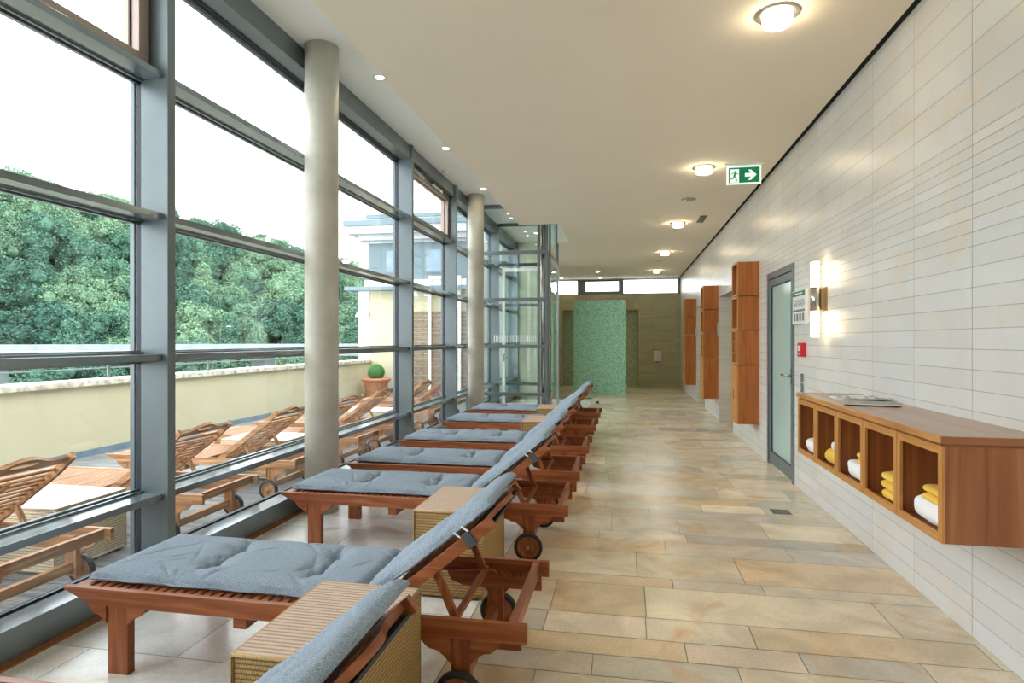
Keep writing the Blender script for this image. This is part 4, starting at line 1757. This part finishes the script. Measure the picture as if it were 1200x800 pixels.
def towel(name, x, y, z, lx, ly, hz, layers, m, label, rz=0.0, seed=0):
    """folded terry towel: stacked rounded layers closed at the fold side"""
    r = random.Random(seed)
    n = 36
    q = MB()
    t = hz / layers
    for k in range(layers):
        zc = t * (k + 0.5)
        sx_, sy_ = lx / 2 * r.uniform(0.93, 1.0), ly / 2 * r.uniform(0.93, 1.0)
        ox, oy = r.uniform(-0.008, 0.008), r.uniform(-0.008, 0.008)
        ph = r.uniform(0, 6)

        def fn(u, v, zc=zc, sx_=sx_, sy_=sy_, ox=ox, oy=oy, ph=ph):
            a = 2 * math.pi * v
            b = math.pi * (u - 0.5)
            ca, sa = math.cos(a), math.sin(a)
            e = 0.34
            px = math.copysign(abs(ca) ** e, ca)
            py = math.copysign(abs(sa) ** e, sa)
            cb = math.copysign(abs(math.cos(b)) ** 0.35, math.cos(b))
            sb_ = math.copysign(abs(math.sin(b)) ** 0.8, math.sin(b))
            wv = 0.06 * math.sin(3 * a + ph) * (1 - abs(sb_))
            x_, y_, z_ = px * cb * sx_ * (1 - 0.02 * wv) + ox, py * cb * sy_ + oy, zc + sb_ * t * 0.52
            n_ = noise.noise(Vector((x_ * 14 + seed, y_ * 14, z_ * 20)))
            n2_ = noise.noise(Vector((x_ * 40 + seed, y_ * 40, z_ * 50)))
            k_ = 1 + 0.05 * n_ + 0.02 * n2_
            return (x_ * k_, y_ * k_, max(0.0, z_ + 0.35 * t * 0.3 * n_ + 0.002 * n2_))
        q.grid(fn, 14, n)
    o = q.build(name, M[m])
    o.location = (x, y, z)
    o.rotation_euler = (0, 0, rz)
    return tag(o, label, 'towel', 'folded towels in the cubbies')


zb = 0.632
c = lambda i: CY0 + CW * i
towel('towel', 1.40, c(0) + 0.205, zb, 0.29, 0.33, 0.105, 1, 'white_cloth', 'thick white folded towel in the cubby at the worktop\'s free end', seed=1)
towel('towel', 1.36, c(0) + 0.135, zb + 0.105, 0.20, 0.22, 0.065, 2, 'yellow_cloth', 'small yellow towel topping the white one at the worktop\'s free end', seed=2)
for k in range(3):
    towel('towel', 1.39 + 0.01 * (k % 2), c(1) + 0.165 - 0.012 * (k == 0), zb + 0.045 * k, 0.27, 0.28 - 0.03 * (k == 0), 0.045, 1, 'yellow_cloth',
          'yellow folded towel, %s of the stack of three' % ('bottom', 'middle', 'topmost')[k], seed=5 + k)
towel('towel', 1.40, c(2) + 0.205, zb, 0.29, 0.33, 0.10, 1, 'white_cloth', 'thick white folded towel in the middle cubby of the five', seed=11)
towel('towel', 1.36, c(2) + 0.125, zb + 0.10, 0.20, 0.18, 0.065, 2, 'yellow_cloth', 'small yellow towel on the white one in the middle cubby', seed=12)
towel('towel', 1.40, c(3) + 0.205, zb, 0.28, 0.33, 0.095, 1, 'yellow_cloth', 'broad crumpled yellow towel lying under a small white towel', seed=13)
towel('towel', 1.36, c(3) + 0.16, zb + 0.095, 0.18, 0.20, 0.055, 1, 'white_cloth', 'small rolled white towel on top of the broad yellow towel', seed=14)
towel('towel', 1.40, c(4) + 0.205, zb, 0.28, 0.33, 0.10, 1, 'white_cloth', 'thick white folded towel in the cubby next to the glass door', seed=15)
towel('towel', 1.36, c(4) + 0.12, zb + 0.10, 0.18, 0.17, 0.065, 1, 'yellow_cloth', 'small yellow towel on the white one in the cubby next to the glass door', seed=16)


def magazine(x, y, z, rz, m, label, pages=0.006, lift=0.0):
    root = empty('magazine', (x, y, z), rz)
    tag(root, label, 'magazine', 'magazines lying on the worktop')

    def sheet(z0, th, nm, mt, s, w_=0.105, l=0.148):
        q = MB()
        n = 10
        vs = []
        for i in range(n + 1):
            t = -1 + 2 * i / n
            zz_ = z0 + lift * abs(t) ** 2
            for yy in (-l, l):
                vs += [(t * w_ * s, yy * s, zz_), (t * w_ * s, yy * s, zz_ + th)]
        f = []
        for i in range(n):
            a, b = i * 4, (i + 1) * 4
            f += [(a, a + 2, b + 2, b), (a + 1, b + 1, b + 3, a + 3), (a, b, b + 1, a + 1), (a + 2, a + 3, b + 3, b + 2)]
        f += [(0, 1, 3, 2), (n * 4, n * 4 + 2, n * 4 + 3, n * 4 + 1)]
        q.solid(vs, f, 0)
        return q.build(nm, mt, root)
    sheet(0, pages, 'pages', M['white_plastic'], 0.985)
    sheet(pages, 0.0012, 'cover', M[m], 1.0)


magazine(1.43, 3.93, 1.0415, 1.35, 'paper_grey', 'grey covered magazine lying topmost over the open brochure on the worktop', lift=0.006)
magazine(1.47, 4.21, 1.0415, 1.8, 'paper', 'printed brochure with lifted pages beside the grey magazine towards the glass door', lift=0.014)

# ================================================================== TALL WALL CABINETS
def make_tall():
    D_, W_2 = 0.25, 0.40
    root = empty('wall_cabinet')
    hs = [0.0, 0.735, 1.18, 1.60, 2.03]
    for k in range(4):
        z0, z1 = hs[k] + (0.003 if k else 0), hs[k + 1] - 0.004
        q = MB()
        q.box(-D_, 0, 0, 0.018, z0, z1, long=2)
        q.box(-D_, 0, W_2 - 0.018, W_2, z0, z1, long=2)
        q.box(-D_, 0, 0.018, W_2 - 0.018, z0, z0 + 0.018)
        q.box(-D_, 0, 0.018, W_2 - 0.018, z1 - 0.018, z1)
        q.box(-0.012, 0, 0.018, W_2 - 0.018, z0 + 0.018, z1 - 0.018)
        cb = q.build('carcass', M['cherry'], root)
        if k == 0:
            q = MB()
            q.box(-D_ - 0.018, -D_, 0.0, W_2, z0, z1)
            dr_ = q.build('door', M['oak'], root, bevel=0.001)
            q = MB()
            q.box(-D_ - 0.03, -D_ - 0.018, W_2 / 2 - 0.006, W_2 / 2 + 0.006, 0.30, 0.42)
            q.build('handle', M['steel'], dr_)
        else:
            q = MB()
            f_ = 0.022
            q.box(-D_ - 0.012, -D_, 0, f_, z0, z1)
            q.box(-D_ - 0.012, -D_, W_2 - f_, W_2, z0, z1)
            q.box(-D_ - 0.012, -D_, f_, W_2 - f_, z0, z0 + f_)
            q.box(-D_ - 0.012, -D_, f_, W_2 - f_, z1 - f_, z1)
            if k == 1:
                for zz_ in (0.33, 0.66):
                    zc = z0 + (z1 - z0) * zz_
                    q.box(-D_ - 0.012, -0.012, f_, W_2 - f_, zc - 0.008, zc + 0.008)
                q.box(-D_ - 0.012, -0.012, W_2 / 2 - 0.008, W_2 / 2 + 0.008, z0 + f_, z1 - f_)
            q.build('face_frame', M['oak'], root)
    return root


tcp = make_tall()
for i, (y, l) in enumerate(((7.98, 'tall cherry wood wall cabinet of four stacked boxes next to the framed glass door'),
                            (11.36, 'tall cherry wood wall cabinet between the two tiled passages'),
                            (14.82, 'tall cherry wood wall cabinet closest to the dark far wall'))):
    o = tcp if i == 0 else copy_tree(tcp)
    o.location = (XR, y, 0.378)
    tag(o, l, 'cabinet', 'tall wall cabinets')

# ================================================================== WALL FITTINGS
o = empty('wall_lamp', (XR, 5.43, 1.45))
tag(o, 'vertical wall lamp with two glowing tubes and a brushed metal sleeve', 'lamp')
for z0, z1 in ((0.0, 0.222), (0.408, 0.625)):
    q = MB()
    q.lathe([(0.0, z0), (0.030, z0), (0.034, z0 + 0.004), (0.034, z1 - 0.004), (0.030, z1), (0.0, z1)], 28, (-0.085, 0, 0))
    q.build('glass_tube', M['tube_glow'], o)
q = MB()
q.lathe([(0.038, 0.215), (0.038, 0.415)], 28, (-0.085, 0, 0))
q.build('sleeve', M['steel'], o)
q = MB()
q.box(-0.045, -0.012, -0.022, 0.022, 0.225, 0.405)
q.box(-0.014, 0, -0.038, 0.038, 0.215, 0.415)
q.build('wall_plate', M['brass'], o, bevel=0.002)

o = empty('information_board', (XR, 5.92, 1.575))
tag(o, 'white information board with green header beside the glass door', 'sign')
q = MB()
q.box(-0.028, 0, 0, 0.43, 0, 0.32)
q.build('board', M['white_plastic'], o, bevel=0.002)
q = MB()
q.box(-0.0295, -0.028, 0.012, 0.418, 0.265, 0.31)
q.build('header', M['green_print'], o)
q = MB()
for (y0, y1) in ((0.09, 0.15), (0.165, 0.20), (0.215, 0.36)):
    q.box(-0.0302, -0.0295, y0, y1, 0.281, 0.295)
q.build('header_lettering', M['white_plastic'], o)
q = MB()
r4 = random.Random(2)
for k in range(9):
    y = 0.03 + 0.042 * k
    q.box(-0.0292, -0.028, y, y + 0.022, 0.165 + r4.uniform(-0.01, 0.01), 0.185 + r4.uniform(-0.01, 0.01))
for k in range(5):
    z = 0.225 - 0.009 * k
    q.box(-0.0292, -0.028, 0.03, 0.40 - 0.05 * (k % 3), z, z + 0.0035)
q.box(-0.0292, -0.028, 0.02, 0.41, 0.118, 0.138)
for k in range(4):
    q.box(-0.0292, -0.028, 0.04 + 0.095 * k, 0.10 + 0.095 * k, 0.03, 0.10)
q.build('printed_figures', M['grey_print'], o)

o = empty('fire_alarm_box', (XR, 6.0, 1.27))
tag(o, 'small red fire alarm call point on the pale tiled wall', 'fire alarm')
q = MB()
q.box(-0.045, 0, 0, 0.12, 0, 0.13)
q.build('housing', M['red'], o, bevel=0.006)
q = MB()
q.box(-0.047, -0.045, 0.03, 0.09, 0.055, 0.105)
q.box(-0.047, -0.045, 0.045, 0.075, 0.02, 0.035)
q.build('glass_field', M['white_plastic'], o)

o = empty('wall_switch', (XR, 6.06, 0.935))
tag(o, 'double steel switch plate on the wall just above the worktop\'s far end', 'switch')
q = MB()
q.box(-0.01, 0, 0, 0.085, 0.0, 0.085)
q.box(-0.01, 0, 0, 0.085, 0.09, 0.175)
q.build('plate', M['steel'], o, bevel=0.003)
q = MB()
q.box(-0.014, -0.01, 0.015, 0.07, 0.015, 0.07)
q.box(-0.014, -0.01, 0.015, 0.07, 0.105, 0.16)
q.build('rocker', M['grey_print'], o, bevel=0.001)
for i, (y, l) in enumerate(((11.30, 'small pale switch on the narrow wall beside the second tall cabinet'), (14.70, 'small pale switch on the wall beside the tall cabinet closest to the far wall'))):
    q = MB()
    q.box(-0.02, 0, -0.035, 0.035, -0.12, 0.12)
    q.box(-0.03, -0.02, -0.02, 0.02, -0.04, 0.09)
    o = q.build('wall_switch', M['alu_light'], None, bevel=0.003)
    o.location = (XR, y, 1.62)
    tag(o, l, 'switch')

o = empty('towel_dispenser', (0.80, YB, 0.70))
tag(o, 'framed steel paper dispenser set on the dark taupe far wall', 'dispenser')
q = MB()
q.box(0, 0.30, -0.03, 0, 0, 0.46)
q.build('surround', M['brass'], o, bevel=0.004)
q = MB()
q.box(0.03, 0.27, -0.045, -0.03, 0.04, 0.42)
q.build('front_plate', M['steel'], o, bevel=0.004)
q = MB()
q.box(0.05, 0.25, -0.050, -0.045, 0.06, 0.09)
q.build('slot', M['rubber'], o)

# ================================================================== CEILING FITTINGS
LP = [(0.868, 3.755), (0.846, 6.94), (0.83, 10.13), (0.83, 13.39), (0.83, 16.85)]
LL = ['round ceiling lamp with a drum of warm glass, largest and first in the row',
      'round warm ceiling lamp beside the green exit sign',
      'round warm ceiling lamp just before the slim ceiling grille',
      'round warm ceiling lamp fourth in the row, past the grille',
      'round warm ceiling lamp last in the row before the far wall']


def make_lamp():
    root = empty('ceiling_lamp')
    q = MB()
    q.lathe([(0.085, -0.002), (0.118, -0.002), (0.122, -0.008), (0.116, -0.012), (0.088, -0.010)], 40, caps=False)
    q.build('ring', M['steel'], root)
    q = MB()
    q.lathe([(0.083, 0.0), (0.084, -0.055), (0.078, -0.066), (0.05, -0.068), (0.0, -0.068)], 40, caps=False)
    q.build('glass_drum', M['lamp_glow'], root)
    return root


lp = make_lamp()
for i, (x, y) in enumerate(LP):
    o = lp if i == 0 else copy_tree(lp)
    o.location = (x, y, ZC)
    tag(o, LL[i], 'ceiling lamp', 'round glass ceiling lamps')


def make_spot():
    root = empty('recessed_spotlight')
    q = MB()
    q.lathe([(0.038, -0.001), (0.056, -0.001), (0.057, -0.006), (0.040, -0.006)], 28, caps=False)
    q.build('ring', M['white_plastic'], root)
    q = MB()
    q.lathe([(0.039, -0.004), (0.0, -0.004)], 28, caps=False)
    q.build('lens', M['spot_glow'], root)
    return root


sp0 = make_spot()
SP = [(-2.25, 3.25, ZS, 'small recessed spotlight in the pale strip above the first window bays'),
      (-2.25, 5.33, ZS, 'small recessed spotlight in the pale ceiling strip, first past the big column'),
      (-2.25, 7.45, ZS, 'small recessed spotlight in the pale ceiling strip, second past the big column'),
      (-2.25, 9.55, ZS, 'small recessed spotlight in the pale strip just before the second column'),
      (-2.2, 11.49, ZS, 'small recessed spotlight above the glass lobby'),
      (-2.0, 13.7, ZS, 'small recessed spotlight behind the glass lobby'),
      (-0.747, 16.86, ZC, 'small recessed spotlight in front of the middle clerestory pane'),
      (-0.746, 18.5, ZC, 'small recessed spotlight tight against the middle clerestory pane'),
      (-1.91, 18.4, ZC, 'small recessed spotlight above the clerestory pane by the lobby door')]
for i, (x, y, z, l) in enumerate(SP):
    o = sp0 if i == 0 else copy_tree(sp0)
    o.location = (x, y, z)
    tag(o, l, 'spotlight', 'small recessed spotlights')

for i, (x, y, r_, z, l) in enumerate(((0.835, 8.47, 0.10, ZC, 'flat round ceiling speaker between two warm lamps'),
                                      (0.80, 14.95, 0.10, ZC, 'flat round ceiling speaker near the last warm lamps'),
                                      (-0.733, 15.57, 0.06, ZC, 'small round ceiling disc ahead of the mosaic slab'))):
    q = MB()
    q.lathe([(0, -0.008), (r_ * 0.93, -0.008), (r_ * 0.97, -0.004), (r_, -0.001), (r_, 0)], 32, caps=False)
    o = q.build('ceiling_speaker', M['paper_grey'])
    o.location = (x, y, z)
    tag(o, l, 'speaker', 'round ceiling speakers')
q = MB()
q.lathe([(0.055, 0), (0.055, -0.012), (0.045, -0.02), (0.04, -0.035), (0.02, -0.045), (0, -0.045)], 24, caps=False)
o = q.build('smoke_detector', M['white_plastic'])
o.location = (-2.55, 8.45, ZS)
tag(o, 'small white smoke detector on the pale ceiling strip above the opening window', 'smoke detector')
o = empty('ceiling_grille', (1.17, 9.88, ZC))
tag(o, 'slim dark air grille let into the ceiling near the tiled wall', 'vent')
q = MB()
q.box(-0.055, 0.055, -0.28, -0.268, -0.006, 0)
q.box(-0.055, 0.055, 0.268, 0.28, -0.006, 0)
q.box(-0.055, -0.045, -0.268, 0.268, -0.006, 0)
q.box(0.045, 0.055, -0.268, 0.268, -0.006, 0)
q.build('frame', M['paper_grey'], o)
q = MB()
for k in range(9):
    x = -0.043 + 0.0105 * k
    q.box(x, x + 0.004, -0.268, 0.268, -0.005, 0)
q.box(-0.045, 0.045, -0.268, 0.268, -0.0012, 0, mi=1)
q.build('slats', [M['paper_grey'], M['rubber']], o)

# exit sign, hung square to the corridor
ex = empty('exit_sign', (1.255, 6.9, ZC))
tag(ex, 'lit green emergency exit sign with running figure and arrow hanging from the ceiling', 'exit sign')
q = MB()
q.box(-0.20, 0.20, -0.04, 0.04, -0.014, 0)
q.build('mounting_rail', M['white_plastic'], ex)
q = MB()
q.box(-0.175, 0.175, -0.011, 0.011, -0.215, -0.014)
q.build('panel', M['white_sign'], ex, bevel=0.002)
q = MB()
q.box(-0.158, 0.158, -0.0125, -0.011, -0.198, -0.035)
q.build('green_field', M['green_sign'], ex)
q = MB()
YF0, YF1 = -0.014, -0.0125
q.box(-0.142, -0.052, YF0, YF1, -0.195, -0.052)
q.prism([(0.008, -0.098), (0.068, -0.098), (0.040, -0.062), (0.072, -0.062), (0.128, -0.1175), (0.072, -0.173), (0.040, -0.173), (0.068, -0.137), (0.008, -0.137)], 1, YF0, YF1)
q.build('door_and_arrow', M['white_sign'], ex)
q = MB()
Y2, Y3 = -0.0155, -0.014


def limb(p, a, w_):
    for (x0, z0), (x1, z1) in zip(p[:-1], p[1:]):
        q.beam((x0, (Y2 + Y3) / 2, z0), (x1, (Y2 + Y3) / 2, z1), 0.0015, w_, up=(0.01, 0, 1) if abs(x1 - x0) > abs(z1 - z0) else (1, 0, 0.01))


q.lathe([(0.0095, Y2), (0.0095, Y3)], 14, (-0.085, 0, -0.073), axis=1)
limb([(-0.090, -0.088), (-0.101, -0.128)], 0, 0.021)
limb([(-0.092, -0.092), (-0.072, -0.105), (-0.058, -0.102)], 0, 0.007)
limb([(-0.093, -0.090), (-0.118, -0.094), (-0.128, -0.108)], 0, 0.007)
limb([(-0.101, -0.126), (-0.086, -0.148), (-0.074, -0.180)], 0, 0.010)
limb([(-0.103, -0.126), (-0.115, -0.152), (-0.140, -0.158)], 0, 0.010)
q.build('running_figure', M['green_sign'], ex)

# ================================================================== FLOOR FITTINGS
o = empty('floor_drain', (1.265, 5.36, 0.0))
tag(o, 'square steel floor drain grate in the sandstone near the towel cubbies', 'floor drain')
q = MB()
q.box(-0.075, 0.075, -0.075, 0.075, 0, 0.002)
q.build('frame', M['steel'], o)
q = MB()
for a in range(6):
    for b in range(6):
        x, y = -0.062 + 0.0225 * a, -0.062 + 0.0225 * b
        q.box(x, x + 0.014, y, y + 0.014, 0.002, 0.0026)
q.build('holes', M['rubber'], o)
o = empty('floor_drain', (1.21, 10.1, 0.0))
tag(o, 'flat dark drain plate in the sandstone near the tiled passage', 'floor drain')
q = MB()
q.box(-0.08, 0.08, -0.06, 0.06, 0, 0.002)
q.build('frame', M['steel'], o)
q = MB()
q.box(-0.07, 0.07, -0.05, 0.05, 0.002, 0.0026)
q.build('grate', M['paper_grey'], o)
q = MB()
for a in range(22):
    pass
q.lathe([(0.028, 0), (0.028, 0.045), (0.02, 0.05), (0, 0.05)], 14)
o = q.build('door_stop', M['rubber'])
o.location = (-0.62, 13.9, 0)
tag(o, 'small dark door stop on the floor before the mosaic slab', 'door stop')
